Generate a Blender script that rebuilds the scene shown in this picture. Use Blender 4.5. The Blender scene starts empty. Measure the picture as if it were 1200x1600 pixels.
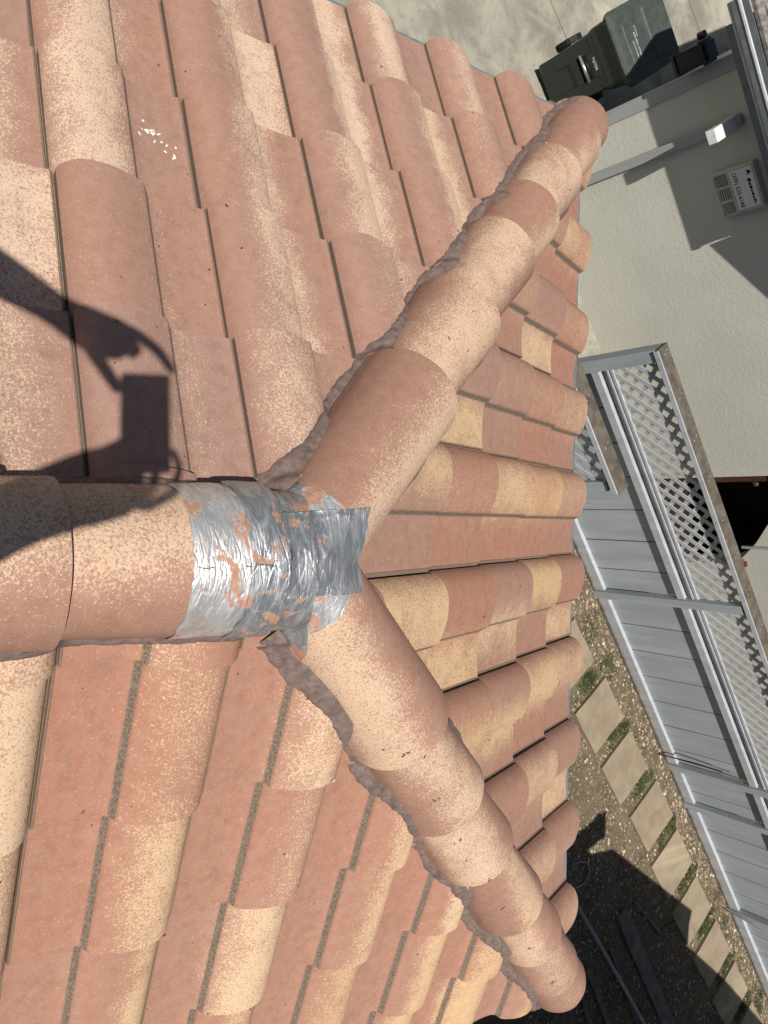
import bpy, bmesh, math, random
from mathutils import Vector, Matrix, noise
from mathutils.bvhtree import BVHTree
from mathutils.geometry import tessellate_polygon
R = math.radians
rnd = random.Random(7)
sc = bpy.context.scene
C = sc.collection

# ------------------------------------------------------------------ camera, sky, sun, exposure
CAM_F = Vector((-0.00412579, 0.59735092, -0.80196936))      # viewing direction
CAM_U = Vector((-0.02113698, 0.80174492, 0.59729249))       # scene-up: the picture's right
CAM_R = Vector((0.99976808, 0.01941551, 0.00931836))        # scene-right: the picture's bottom
cd = bpy.data.cameras.new('camera')
cam = bpy.data.objects.new('camera', cd)
C.objects.link(cam)
m = Matrix((CAM_U, -CAM_R, -CAM_F)).transposed().to_4x4()
cam.matrix_world = m
cd.sensor_fit = 'HORIZONTAL'
cd.sensor_width = 36
cd.lens = 1277.06 / 1200 * 36
cd.clip_start = 0.02
cd.clip_end = 500
sc.camera = cam

SUN = Vector((0.1103, -0.3494, 0.9304)).normalized()
sun_el = math.asin(SUN.z)
sun_az = math.atan2(SUN.x, SUN.y)
w = bpy.data.worlds.new('World')
sc.world = w
w.use_nodes = True
nt = w.node_tree
nt.nodes.clear()
sky = nt.nodes.new('ShaderNodeTexSky')
sky.sky_type = 'NISHITA'
sky.sun_disc = False
sky.sun_elevation = sun_el
sky.sun_rotation = sun_az
bg = nt.nodes.new('ShaderNodeBackground')
bg.inputs['Strength'].default_value = 0.05
out = nt.nodes.new('ShaderNodeOutputWorld')
nt.links.new(sky.outputs[0], bg.inputs[0])
nt.links.new(bg.outputs[0], out.inputs[0])
ld = bpy.data.lights.new('sun', 'SUN')
ld.energy = 5.0
ld.angle = R(0.55)
ld.color = (1, 0.955, 0.88)
lo = bpy.data.objects.new('sun', ld)
C.objects.link(lo)
lo.rotation_euler = SUN.to_track_quat('Z', 'Y').to_euler()
lo.location = SUN * 20
sc.view_settings.view_transform = 'Standard'
sc.view_settings.look = 'None'
sc.view_settings.exposure = 0.02
sc.view_settings.gamma = 1
sc.cycles.max_bounces = 4
sc.cycles.diffuse_bounces = 2

GZ = -6.0            # ground level (the camera is at z = 0)

# ------------------------------------------------------------------ helpers
class NT:
    """tiny node builder"""
    def __init__(s, name):
        s.m = bpy.data.materials.new(name)
        s.m.use_nodes = True
        s.t = s.m.node_tree
        s.t.nodes.clear()
        s.out = s.t.nodes.new('ShaderNodeOutputMaterial')
        s.b = s.t.nodes.new('ShaderNodeBsdfPrincipled')
        s.t.links.new(s.b.outputs[0], s.out.inputs[0])
    def n(s, k, **kw):
        x = s.t.nodes.new('ShaderNode' + k)
        for a, v in kw.items(): setattr(x, a, v)
        return x
    def set(s, sock, v):
        if isinstance(v, bpy.types.NodeSocket): s.t.links.new(v, sock)
        elif isinstance(v, (tuple, list)):
            if sock.type == 'RGBA' and len(v) == 3: v = (*v, 1)
            sock.default_value = v
        else: sock.default_value = v
    def coord(s):
        if not hasattr(s, '_c'): s._c = s.n('TexCoord').outputs['Object']
        return s._c
    def scaled(s, v):
        mp = s.n('Mapping'); s.set(mp.inputs[0], s.coord()); mp.inputs['Scale'].default_value = v
        return mp.outputs[0]
    def noise(s, scale, detail=3, rough=.55, vec=None, dist=0.):
        x = s.n('TexNoise'); s.set(x.inputs['Vector'], vec or s.coord())
        x.inputs['Scale'].default_value = scale; x.inputs['Detail'].default_value = detail
        x.inputs['Roughness'].default_value = rough; x.inputs['Distortion'].default_value = dist
        return x.outputs[0]
    def vor(s, scale, out='Distance', feature='F1', vec=None):
        x = s.n('TexVoronoi', feature=feature); s.set(x.inputs['Vector'], vec or s.coord())
        x.inputs['Scale'].default_value = scale
        return x.outputs[out]
    def attr(s, name):
        x = s.n('Attribute'); x.attribute_name = name
        return x.outputs['Fac']
    def math(s, op, a, b=0., c=0., clamp=False):
        x = s.n('Math', operation=op); x.use_clamp = clamp
        s.set(x.inputs[0], a); s.set(x.inputs[1], b); s.set(x.inputs[2], c)
        return x.outputs[0]
    def rng(s, v, a, b, c=0., d=1., smooth=True):
        x = s.n('MapRange'); x.interpolation_type = 'SMOOTHSTEP' if smooth else 'LINEAR'
        s.set(x.inputs[0], v)
        for i, k in enumerate((a, b, c, d)): s.set(x.inputs[i + 1], k)
        return x.outputs[0]
    def mix(s, f, a, b, mode='MIX'):
        x = s.n('Mix', data_type='RGBA', blend_type=mode)
        s.set(x.inputs[0], f); s.set(x.inputs[6], a); s.set(x.inputs[7], b)
        return x.outputs[2]
    def bump(s, h, strength=.3, dist=.002, normal=None):
        x = s.n('Bump'); x.inputs['Strength'].default_value = strength; x.inputs['Distance'].default_value = dist
        s.set(x.inputs['Height'], h)
        if normal is not None: s.set(x.inputs['Normal'], normal)
        return x.outputs[0]
    def fin(s, col, rough=.8, normal=None, metal=0., spec=.3):
        s.set(s.b.inputs['Base Color'], col); s.set(s.b.inputs['Roughness'], rough)
        s.set(s.b.inputs['Metallic'], metal); s.set(s.b.inputs['Specular IOR Level'], spec)
        if normal is not None: s.set(s.b.inputs['Normal'], normal)
        return s.m

def tag(o, label=None, cat=None, group=None, kind=None):
    if label: o['label'] = label
    if cat: o['category'] = cat
    if group: o['group'] = group
    if kind: o['kind'] = kind
    return o
def empty(name, loc, label, cat, group=None):
    o = bpy.data.objects.new(name, None)
    C.objects.link(o); o.location = loc
    o.empty_display_size = .1
    return tag(o, label, cat, group)

class MB:
    """collects verts and faces (world coordinates), with optional float attributes"""
    def __init__(s):
        s.v = []; s.f = []; s.a = {}; s.mi = []
    def add(s, vs, fs, mat=0, **at):
        o = len(s.v)
        s.v += [Vector(p) for p in vs]
        s.f += [tuple(i + o for i in f) for f in fs]
        s.mi += [mat] * len(fs)
        for k, vals in at.items():
            L = s.a.setdefault(k, [])
            L += [0.0] * (o - len(L))
            L += list(vals) if hasattr(vals, '__len__') else [vals] * len(vs)
    def box(s, o, ax, ay, az, mat=0):
        """box from corner o along three vectors"""
        o, ax, ay, az = map(Vector, (o, ax, ay, az))
        vs = [o, o + ax, o + ax + ay, o + ay]; vs += [p + az for p in vs]
        fs = [(0, 3, 2, 1), (4, 5, 6, 7), (0, 1, 5, 4), (1, 2, 6, 5), (2, 3, 7, 6), (3, 0, 4, 7)]
        if ax.cross(ay).dot(az) < 0: fs = [f[::-1] for f in fs]
        s.add(vs, fs, mat)
    def prism(s, pts, d, mat=0):
        """polygon pts extruded by vector d"""
        pts = [Vector(p) for p in pts]; d = Vector(d); n = len(pts)
        nrm = Vector((0, 0, 0))
        for i in range(n): nrm += pts[i].cross(pts[(i + 1) % n])
        if nrm.dot(d) > 0: pts = pts[::-1]
        tri = tessellate_polygon([pts])
        fs = [tuple(t) for t in tri]
        # orient bottom like the polygon
        def fix(f, ref):
            a, b, c = (pts[i] for i in f)
            return f if (b - a).cross(c - a).dot(ref) > 0 else f[::-1]
        fs = [fix(f, -d) for f in fs]
        top = [tuple(i + n for i in f[::-1]) for f in fs]
        side = [(i, i + n, (i + 1) % n + n, (i + 1) % n)[::-1] for i in range(n)]
        s.add(pts + [p + d for p in pts], fs + top + side, mat)
    def tube(s, pts, r, seg=8, cap=True, mat=0):
        pts = [Vector(p) for p in pts]; n = len(pts)
        rs = r if hasattr(r, '__len__') else [r] * n
        vs = []; up = Vector((0, 0, 1))
        for i, p in enumerate(pts):
            t = (pts[min(i + 1, n - 1)] - pts[max(i - 1, 0)]).normalized()
            a = t.cross(up)
            if a.length < .05: a = t.cross(Vector((1, 0, 0)))
            a.normalize(); b = t.cross(a)
            vs += [p + a * math.cos(2 * math.pi * k / seg) * rs[i] + b * math.sin(2 * math.pi * k / seg) * rs[i] for k in range(seg)]
        fs = []
        for i in range(n - 1):
            for k in range(seg):
                k2 = (k + 1) % seg
                fs.append((i * seg + k, i * seg + k2, (i + 1) * seg + k2, (i + 1) * seg + k))
        if cap:
            fs.append(tuple(range(seg))[::-1]); fs.append(tuple((n - 1) * seg + k for k in range(seg)))
        s.add(vs, fs, mat)
    def build(s, name, mats, parent=None, smooth=False, bevel=0., sharp=None):
        me = bpy.data.meshes.new(name)
        off = Vector(parent.matrix_world.translation) if parent is not None and parent.type == 'EMPTY' else None
        if parent is not None: off = parent_off(parent)
        vs = [p - off for p in s.v] if off is not None else s.v
        me.from_pydata(vs, [], s.f)
        if not isinstance(mats, (list, tuple)): mats = [mats]
        for mm in mats: me.materials.append(mm)
        me.polygons.foreach_set('material_index', s.mi)
        me.polygons.foreach_set('use_smooth', [smooth] * len(s.f))
        for k, L in s.a.items():
            L = L + [0.0] * (len(s.v) - len(L))
            at = me.attributes.new(k, 'FLOAT', 'POINT'); at.data.foreach_set('value', L)
        me.update()
        o = bpy.data.objects.new(name, me)
        C.objects.link(o)
        if parent is not None: o.parent = parent
        if bevel:
            b = o.modifiers.new('b', 'BEVEL'); b.width = bevel; b.segments = 2; b.limit_method = 'ANGLE'; b.angle_limit = R(40)
        if smooth and sharp: me.set_sharp_from_angle(angle=R(sharp))
        return o
def parent_off(p):
    v = Vector((0, 0, 0))
    while p is not None:
        v += Vector(p.location); p = p.parent
    return v

# ------------------------------------------------------------------ materials
def tile_material(name, base1, base2, cream, gold, grain=1.0):
    T = NT(name)
    tu, cc, cw, cs, gd, sd = (T.attr(k) for k in ('tu', 'cc', 'cw', 'cs', 'gold', 'seed'))
    big = T.noise(7, 2)
    mid = T.noise(38, 4, .6)
    fine = T.noise(230, 2, .6)
    fine2 = T.noise(420, 2, .6)
    base = T.mix(T.rng(sd, 0, 1, smooth=False), base1, base2)
    base = T.mix(T.rng(mid, .3, .75), T.mix(.10, base, (.50, .37, .29), 'MIX'), T.mix(.6, base, (.88, .84, .82), 'MULTIPLY'))
    base = T.mix(T.math('MULTIPLY', T.rng(fine2, .45, .7), .30), base, T.mix(.5, base, (.12, .07, .05)))
    base = T.mix(T.math('MULTIPLY', T.rng(fine, .60, .68), .35), base, (.56, .40, .31))
    # spray-on blush: band centred at cc, width cw, broken into flecks
    d = T.math('ABSOLUTE', T.math('SUBTRACT', tu, cc))
    band = T.rng(T.math('DIVIDE', d, cw), 1.45, .1)
    med = T.noise(24, 3, .6)
    mk = T.math('MULTIPLY', T.math('ADD', band, T.math('ADD', T.math('MULTIPLY', T.math('SUBTRACT', big, .5), .8), T.math('MULTIPLY', T.math('SUBTRACT', med, .5), .7))), cs)
    mk = T.rng(mk, -.1, 1.15, .0, .76, smooth=False)
    grit = T.noise(150, 2, .55)
    fl = T.math('ADD', T.math('MULTIPLY', fine, .42), T.math('ADD', T.math('MULTIPLY', fine2, .40), T.math('MULTIPLY', grit, .18)))
    fac = T.rng(T.math('ADD', fl, T.math('MULTIPLY', T.math('SUBTRACT', mk, .5), .36)), .45, .60)
    crm = T.mix(gd, cream, gold)
    col = T.mix(T.math('MULTIPLY', T.rng(mk, .12, .85), .38), base, T.mix(.35, crm, base1))
    col = T.mix(T.math('MULTIPLY', fac, .80), col, crm)
    gaps = T.math('MULTIPLY', T.rng(fl, .47, .38), T.rng(mk, .2, .7))
    col = T.mix(T.math('MULTIPLY', gaps, .32), col, T.mix(.55, base1, (.12, .08, .06)))
    # dirt: dark pits and greyed patches
    pit = T.rng(T.vor(95), .09, .03)
    pit = T.math('MULTIPLY', pit, T.rng(T.noise(17, 2), .52, .62))
    col = T.mix(T.math('MULTIPLY', pit, .75), col, (.07, .05, .04))
    grime = T.math('MULTIPLY', T.rng(T.noise(11, 5, .65, dist=.8), .55, .75), .22)
    col = T.mix(grime, col, (.2, .15, .12))
    pan = T.math('MULTIPLY', T.math('MULTIPLY', T.rng(tu, .58, .64), T.rng(tu, .97, .90)), T.math('MULTIPLY', T.rng(T.noise(34, 4, .7), .5, .68), .26))
    col = T.mix(pan, col, (.17, .12, .09))
    # unpainted bands: step at the foot of each roll, and the side joint
    e1 = T.math('MULTIPLY', T.rng(tu, .536, .543), T.rng(T.math('ADD', tu, T.math('MULTIPLY', mid, .012)), .580, .568))
    e2 = T.math('ADD', T.rng(tu, .966, .970), T.rng(tu, -.02, -.03), clamp=True)
    e = T.math('ADD', e1, e2, clamp=True)
    grey = T.mix(T.rng(fine, .35, .7), (.11, .095, .075), (.25, .21, .16))
    grey = T.mix(T.math('MULTIPLY', e2, .7), grey, (.20, .145, .105))
    col = T.mix(T.math('MULTIPLY', e, T.rng(fine2, .3, .5, .6, .94)), col, grey)
    h = T.math('ADD', T.math('MULTIPLY', fine, .8), T.math('ADD', T.math('MULTIPLY', mid, .25), T.math('MULTIPLY', fac, .35)))
    return T.fin(col, T.rng(mid, .3, .7, .72, .9), T.bump(h, .34 * grain, .0018), spec=.22)
TILE = tile_material('concrete_tile', (.365, .198, .145), (.335, .205, .165), (.70, .52, .38), (.60, .42, .24))
TILE_C = tile_material('concrete_tile_ochre', (.375, .182, .122), (.345, .20, .15), (.70, .52, .35), (.58, .385, .18))
CAPM = tile_material('ridge_tile', (.355, .19, .136), (.31, .17, .124), (.70, .51, .365), (.56, .37, .20), 1.2)

def simple(name, col, rough=.6, noise_s=None, amt=.15, metal=0., spec=.3, bump=0., bs=200, bd=.002):
    T = NT(name)
    c = col
    if noise_s:
        dk = tuple(k * (1 - amt * 2.2) for k in col); lt = tuple(min(1, k * (1 + amt)) for k in col)
        c = T.mix(T.rng(T.noise(noise_s, 5, .65), .32, .7), dk, lt)
    return T.fin(c, rough, T.bump(T.noise(bs, 3), bump, bd) if bump else None, metal, spec)
def mortar_mat():
    T = NT('mortar')
    n1 = T.noise(60, 5, .65); n2 = T.noise(14, 3)
    c = T.mix(T.rng(n1, .3, .7), (.115, .084, .072), (.235, .17, .148))
    c = T.mix(T.math('MULTIPLY', T.rng(n2, .45, .65), .5), c, (.19, .135, .12))
    return T.fin(c, .92, T.bump(n1, .45, .004))
MORTAR = mortar_mat()

def tape_mat(name, worn, blue):
    T = NT(name)
    st = T.noise(18, 4, .65, T.scaled((1, 2.6, 1)), 1.0)
    cr = T.noise(80, 3, .6, T.scaled((.35, 1.5, .6)), 1.0)
    wr = T.noise(26, 4, .6, T.scaled((.55, 2.2, .9)), 1.8)
    fold = T.vor(30, 'Distance', 'DISTANCE_TO_EDGE', T.scaled((.5, 1.8, .8)))
    silver = T.mix(T.rng(st, .35, .7), (.29, .305, .32) if blue else (.58, .56, .54), (.52, .525, .53) if blue else (.74, .73, .72))
    patch = T.noise(11, 4, .6, dist=1.4)
    w_ = T.rng(T.math('ADD', patch, T.math('MULTIPLY', T.math('SUBTRACT', cr, .5), .22)), worn, worn + .05)
    clay = T.mix(T.rng(T.noise(60, 4), .3, .7), (.40, .165, .10), (.42, .25, .17))
    col = T.mix(T.math('MULTIPLY', w_, .93), silver, clay)
    h = T.math('ADD', T.math('MULTIPLY', wr, 1.6), T.math('ADD', T.math('MULTIPLY', cr, .28), T.math('MULTIPLY', T.rng(fold, .0, .08), .35)))
    return T.fin(col, T.math('ADD', T.rng(st, .3, .7, .34, .52), T.math('MULTIPLY', w_, .4)), T.bump(h, .42, .005), T.math('MULTIPLY', T.math('SUBTRACT', 1., w_), .62), .5)
TAPE_S = tape_mat('foil_tape', .545, False)
TAPE_B = tape_mat('foil_tape_dull', .525, True)
TAPE_W = tape_mat('foil_tape_worn', .485, False)
TAPE_X = tape_mat('foil_tape_patch', .61, True)

def concrete(name, c1, c2, stain=.5, scale=1.):
    T = NT(name)
    a = T.noise(2.2 * scale, 6, .62, dist=.4); b = T.noise(14 * scale, 5, .7); f = T.noise(160, 3)
    c = T.mix(T.rng(a, .34, .66), c1, c2)
    c = T.mix(T.math('MULTIPLY', T.rng(b, .5, .75), stain), c, tuple(k * .55 for k in c1))
    c = T.mix(T.math('MULTIPLY', T.rng(f, .5, .7), .2), c, tuple(k * .6 for k in c1))
    pale = T.math('MULTIPLY', T.rng(T.noise(.9, 3, .6, T.scaled((1.3, .35, 1)), 1.), .55, .7), .55)
    c = T.mix(pale, c, tuple(min(1, k * 1.5) for k in c2))
    return T.fin(c, .9, T.bump(T.math('ADD', b, f), .3, .004))
DRIVE = concrete('driveway_concrete', (.215, .20, .16), (.345, .325, .265), .5)
PAVER = concrete('paver_concrete', (.235, .19, .132), (.30, .245, .17), .30, 2.)
def stucco():
    T = NT('stucco')
    a = T.noise(1.6, 4); f = T.noise(70, 4, .6); f2 = T.noise(24, 3)
    c = T.mix(T.rng(a, .3, .7), (.535, .525, .455), (.58, .57, .50))
    c = T.mix(T.math('MULTIPLY', T.rng(T.noise(5, 5, .7, T.scaled((1, 1, .4))), .58, .75), .22), c, (.42, .42, .34))
    h = T.math('ADD', T.math('MULTIPLY', f, 1.), T.math('MULTIPLY', f2, 1.2))
    return T.fin(c, .92, T.bump(h, .30, .009))
STUCCO = stucco()
def dirt():
    T = NT('dirt')
    a = T.noise(3, 5, .6); b = T.noise(30, 5, .7)
    c = T.mix(T.rng(a, .35, .65), (.092, .066, .038), (.15, .115, .07))
    c = T.mix(T.math('MULTIPLY', T.rng(b, .45, .7), .6), c, (.21, .175, .115))
    peb = T.rng(T.vor(48), .42, .25); pc = T.n('TexVoronoi'); T.set(pc.inputs['Vector'], T.coord()); pc.inputs['Scale'].default_value = 48
    sep = T.n('SeparateColor'); T.set(sep.inputs[0], pc.outputs['Color'])
    on = T.math('MULTIPLY', peb, T.rng(sep.outputs[0], .30, .35))
    pcol = T.mix(sep.outputs[1], (.14, .115, .08), (.36, .30, .22))
    c = T.mix(T.math('MULTIPLY', on, .9), c, pcol)
    return T.fin(c, .95, T.bump(T.math('ADD', b, T.math('MULTIPLY', on, .8)), .8, .012))
DIRT = dirt()
def wood_paint(name, col, amt=.08, rough=.55):
    T = NT(name)
    g = T.noise(9, 5, .6, T.scaled((1, 1, .12))); f = T.noise(90, 3, .6, T.scaled((1, 1, .1)))
    c = T.mix(T.rng(g, .3, .72), tuple(k * (1 - amt * 1.6) for k in col), tuple(min(1, k * (1 + amt)) for k in col))
    sc_ = T.math('MULTIPLY', T.rng(T.noise(42, 4, .75, T.scaled((1, 1, .35))), .70, .76), .5)
    c = T.mix(sc_, c, (.55, .52, .48))
    return T.fin(c, rough, T.bump(f, .25, .002), spec=.4)
FGREY = wood_paint('grey_fence_paint', (.35, .385, .405))
FGREY2 = wood_paint('grey_rail_paint', (.42, .44, .46))
CAPW = wood_paint('weathered_cap_board', (.125, .105, .08), .25, .85)
LATT = wood_paint('lattice_grey', (.43, .44, .45), .06)
GTRIM = wood_paint('grey_trim_paint', (.34, .35, .355), .05)
WHITE = simple('white_paint', (.74, .74, .72), .4, 8, .05)
GUTTER = simple('grey_gutter_metal', (.17, .19, .205), .42, 12, .1, 0., .5)
LIP = simple('pale_gutter_lip', (.62, .63, .63), .35, 9, .06)
DRIP = simple('blue_grey_metal', (.20, .24, .28), .4, 20, .12, .3, .5)
BLACK = simple('dark_void', (.012, .012, .012), .9)
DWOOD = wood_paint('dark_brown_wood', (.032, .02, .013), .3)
BWOOD = wood_paint('brown_post_wood', (.10, .045, .022), .3)
SHINGLE = simple('grey_brown_shingle', (.24, .215, .19), .92, 30, .2, 0., .2, .6, 150, .004)
CAN = simple('dark_green_plastic', (.020, .030, .024), .42, 30, .12, 0., .5, .12, 500, .001)
LID = simple('green_grey_plastic', (.058, .072, .064), .55, 14, .12, 0., .4, .15, 500, .001)
STEEL = simple('galvanised_bar', (.66, .64, .6), .3, None, .1, .9)
RUBBER = simple('black_rubber', (.012, .012, .013), .6)
BPLAST = simple('black_lantern_metal', (.013, .013, .015), .32, None, .1, .2, .5)
PRINT = simple('white_print', (.7, .7, .68), .5)
INK = simple('black_ink', (.01, .01, .012), .6)
BOXW = simple('cream_box_plastic', (.52, .49, .42), .5, 10, .07)
BOXV = simple('box_vent_recess', (.12, .115, .1), .7)
PIPE = simple('grey_pvc', (.30, .315, .33), .45, 10, .1)
LUMBER = wood_paint('old_lumber', (.16, .14, .12), .25, .9)
NAIL = simple('pale_nail', (.6, .58, .54), .4)
GRASS = simple('grass_blades', (.085, .105, .038), .7, 6, .25)

# ------------------------------------------------------------------ the roof: frame measured in metres
TP = math.tan(R(26))
PITCH = R(26)
TW, TE = .305, .322                 # tile cover width and exposure
PA = Vector((-1.494, 1.318, -2.021))
PCp = Vector((.131, 2.383, -2.030))
XB = .528 + 4 * TE * math.cos(PITCH)
XA, YE = -1.494, 2.393
ZB = -1.436 - 4 * TE * math.sin(PITCH)
PBj = Vector((XB, .4813 + .54 * TW, ZB))
XM = (XA + XB) / 2
J = Vector((XM, YE - (XB - XA) / 2, -2.025 + (XB - XA) / 2 * TP))
CL = Vector((XA, YE, -2.025)); CR = Vector((XB, YE, -2.025))
YBACK = -2.2
JC = Vector((.084, .734, -1.262)); LC = Vector((-1.467, 2.384, -2.05)); RC = Vector((1.741, 2.381, -2.05))   # axis of the hip caps

def prof(u):
    pts = [(0, .008), (.02, .020), (.045, .030), (.09, .039), (.15, .0445), (.22, .0465), (.3, .0455), (.38, .041), (.46, .034), (.53, .0255), (.538, .0215),
           (.566, .008), (.60, .0035), (.68, .0008), (.76, 0), (.86, .0002), (.93, .0012), (.964, .0026), (.970, .0046), (.979, .0044), (.983, -.004), (1.0, -.004)]
    for (a, x), (b, y) in zip(pts, pts[1:]):
        if u <= b:
            t = (u - a) / (b - a)
            if b - a > .03: 
                pass
            return x + (y - x) * t
    return pts[-1][1]
# smooth version of the roll, sampled once
US = [0, .008, .02, .04, .065, .095, .13, .17, .21, .25, .29, .33, .37, .41, .45, .49, .52, .532, .538, .545, .552, .560, .567, .58, .60, .63, .67, .72, .78, .84, .89, .93, .955, .964, .970, .979, .983, 1.0]
def sm(u):
    if u <= .02 or u > .95 or .525 < u < .575: return prof(u)
    return (prof(max(.01, u - .025)) + prof(u) * 2 + prof(min(.96, u + .025))) / 4 if not (.50 < u < .60) else prof(u)
HS = [sm(u) * (1.12 if sm(u) > .004 else 1) for u in US]

def slope_tiles(mb, O, a, s, cols, rows, params, skip=None, drop=.0):
    """S-profile tiles: O = joint 0 at the eave butt, a across (increasing u), s upslope"""
    n = a.cross(s).normalized()
    if n.z < 0: n = -n
    for i in range(cols[0], cols[1]):
        for j in range(rows[0], rows[1]):
            if skip and skip(i, j): continue
            cc, cw, cs, gold, seed = params(i, j)
            jx = rnd.uniform(-.0016, .0016); jy = rnd.uniform(-.004, .004); rot = rnd.uniform(-.0035, .0035)
            jz = rnd.uniform(0, .0025)
            base = O + a * (i * TW + jx) + s * (j * TE + jy)
            NV = 7; L = TE + .03
            vs = []; tu = []
            for q in range(NV):
                v = L * q / (NV - 1)
                for u, h in zip(US, HS):
                    p = base + a * (u * TW + rot * v) + s * (v - rot * u * TW) + n * (h - .022 + jz + .024 * (1 - v / TE))
                    if q == 0: p += s * (noise.noise(p * 60) * .0012)
                    vs.append(p); tu.append(u)
            nu = len(US)
            fs = [(q * nu + k, q * nu + k + 1, (q + 1) * nu + k + 1, (q + 1) * nu + k) for q in range(NV - 1) for k in range(nu - 1)]
            flip = (vs[1] - vs[0]).cross(vs[nu] - vs[0]).dot(n) < 0
            # butt face and joint side face
            b0 = len(vs)
            for k in range(nu): vs.append(vs[k] + s * .0008 - n * .004); tu.append(US[k])
            b1 = len(vs)
            for k in range(nu): vs.append(vs[k] + s * .002 - n * .028); tu.append(US[k] if US[k] < .95 else .9)
            fb = [(k, b0 + k, b0 + k + 1, k + 1) for k in range(nu - 1)]
            fb += [(b0 + k, b1 + k, b1 + k + 1, b0 + k + 1) for k in range(nu - 1)]
            c0 = len(vs)
            for q in range(NV): vs.append(vs[q * nu].copy()); tu.append(-.1)
            for q in range(NV): vs.append(vs[q * nu] - n * .03 + a * .001); tu.append(-.1)
            fc = [(c0 + q, c0 + q + 1, c0 + NV + q + 1, c0 + NV + q) for q in range(NV - 1)]
            al = fs + fb + fc
            if flip: al = [f[::-1] for f in al]
            mb.add(vs, al, 0, tu=tu, cc=cc, cw=cw, cs=cs, gold=gold, seed=seed)

def clip(o, planes):
    bm = bmesh.new(); bm.from_mesh(o.data)
    for co, no in planes:
        off = parent_off(o)
        g = bm.verts[:] + bm.edges[:] + bm.faces[:]
        bmesh.ops.bisect_plane(bm, geom=g, plane_co=Vector(co) - off, plane_no=no, clear_outer=True)
    bm.to_mesh(o.data); bm.free()

house = empty('house', (XM, 0, GZ), 'nearest house seen from above, its hipped roof of pinkish S-shaped concrete tiles filling the picture', 'house')
ca, sa = math.cos(PITCH), math.sin(PITCH)
rp = random.Random(11)
ov_a = {(-2, 1): (.72, .3, 1.0, 0, .3), (-3, 2): (.25, .3, .85, 0, .4), (-2, 2): (.5, .25, .75, 0, .2), (-1, 1): (.62, .22, 1.15, 0, .5), (-1, 2): (.5, .3, .9, 0, .4),
        (-3, 3): (.55, .15, .35, 0, .2), (-2, 3): (.5, .28, .8, 0, .3), (0, 2): (.55, .24, 1.1, .3, .4), (-1, 3): (.55, .3, .6, .2, .5), (0, 0): (.3, .2, .9, 0, .6),
        (0, 1): (.6, .28, .9, .3, .5), (1, 0): (.4, .3, .7, 0, .3), (1, 1): (.3, .3, .4, 0, .2), (2, 0): (.35, .2, .35, 0, .3), (-2, 4): (.3, .3, .6, 0, .5), (-3, 4): (.6, .2, .4, 0, .8),
        (-1, 0): (.7, .25, .9, 0, .4), (-4, 2): (.6, .30, .72, 0, .3), (-4, 3): (.80, .32, .85, 0, .3), (-2, 0): (.6, .3, .7, 0, .5), (-4, 4): (.5, .4, .62, 0, .5)}
def par_a(i, j):
    r = (rp.gauss(.5, .15), rp.uniform(.16, .3), rp.choice((.3, .5, .7, .85, 1.05)), rp.choice((0, 0, .2)), rp.random())
    r = ov_a.get((i, j), r)
    return (r[0], r[1] * 1.15, r[2] * 1.2, r[3], r[4])
def par_b(i, j):
    return (rp.gauss(.16, .09), rp.uniform(.22, .46), rp.choice((.6, .85, 1.0, 1.1, 1.25)), max(0, min(1, .62 - .13 * j + rp.uniform(-.2, .2))), rp.random() * .6)
ov_c = {(0, 0): (.78, .24, .95, .5), (0, 1): (.25, .34, 1.0, .85), (0, 2): (.62, .30, .8, .4), (0, 3): (.80, .34, 1.0, .6), (0, 4): (.30, .50, 1.0, .55),
        (1, 0): (.32, .34, .75, .45), (1, 1): (.30, .36, .95, .55), (1, 2): (.55, .30, .95, .65), (1, 3): (.50, .34, .95, .8),
        (2, 0): (.80, .28, 1.0, .5), (2, 1): (.32, .38, .8, .45), (2, 2): (.3, .2, .3, .4), (3, 0): (.5, .3, .5, .3), (3, 1): (.30, .3, .75, .3), (4, 0): (.35, .35, .6, .4),
        (-1, 0): (.30, .34, .6, .4), (-1, 1): (.30, .36, .9, .85), (-1, 2): (.30, .36, .9, .5), (-1, 3): (.4, .3, .45, .3), (-1, 4): (.2, .3, .8, .7),
        (-2, 0): (.30, .34, .7, .35), (-2, 1): (.35, .3, .5, .3), (-2, 2): (.3, .3, .35, .3), (-2, 3): (.82, .26, 1.05, .6), (-3, 0): (.3, .3, .55, .3), (-3, 1): (.80, .28, 1.0, .45),
        (-3, 2): (.4, .3, .5, .4), (-4, 0): (.30, .36, .75, .4), (-4, 1): (.5, .3, .5, .3), (-5, 0): (.3, .35, .7, .5)}
def par_c(i, j):
    r = ov_c.get((i, j)) or (rp.uniform(.2, .6), rp.uniform(.2, .35), rp.uniform(.3, .7), rp.uniform(.2, .6))
    return (r[0], r[1] * 1.2, r[2], r[3] * .85, rp.random())
dL = LC - JC; dR = RC - JC
nL = Vector((dL.y, -dL.x, 0)).normalized(); nR = Vector((-dR.y, dR.x, 0)).normalized()      # horizontal normals towards the hip end
hipL = ((LC.x, LC.y, 0), nL); hipR = ((RC.x, RC.y, 0), nR)
mb = MB()
slope_tiles(mb, PA, Vector((0, 1, 0)), Vector((ca, 0, sa)), (-12, 4), (0, 6), par_a)
oA = mb.build('roof_slope', TILE, house, smooth=True, sharp=38)
tag(oA, 'pinkish roof slope in the upper left of the photo')
clip(oA, [(hipL[0], nL), ((JC.x, 0, 0), Vector((1, 0, 0)))])
mb = MB()
slope_tiles(mb, PBj, Vector((0, -1, 0)), Vector((-ca, 0, sa)), (-6, 9), (0, 6), par_b)
oB = mb.build('roof_slope', TILE_C, house, smooth=True, sharp=38)
tag(oB, 'orange and cream roof slope in the lower left of the photo')
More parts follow.
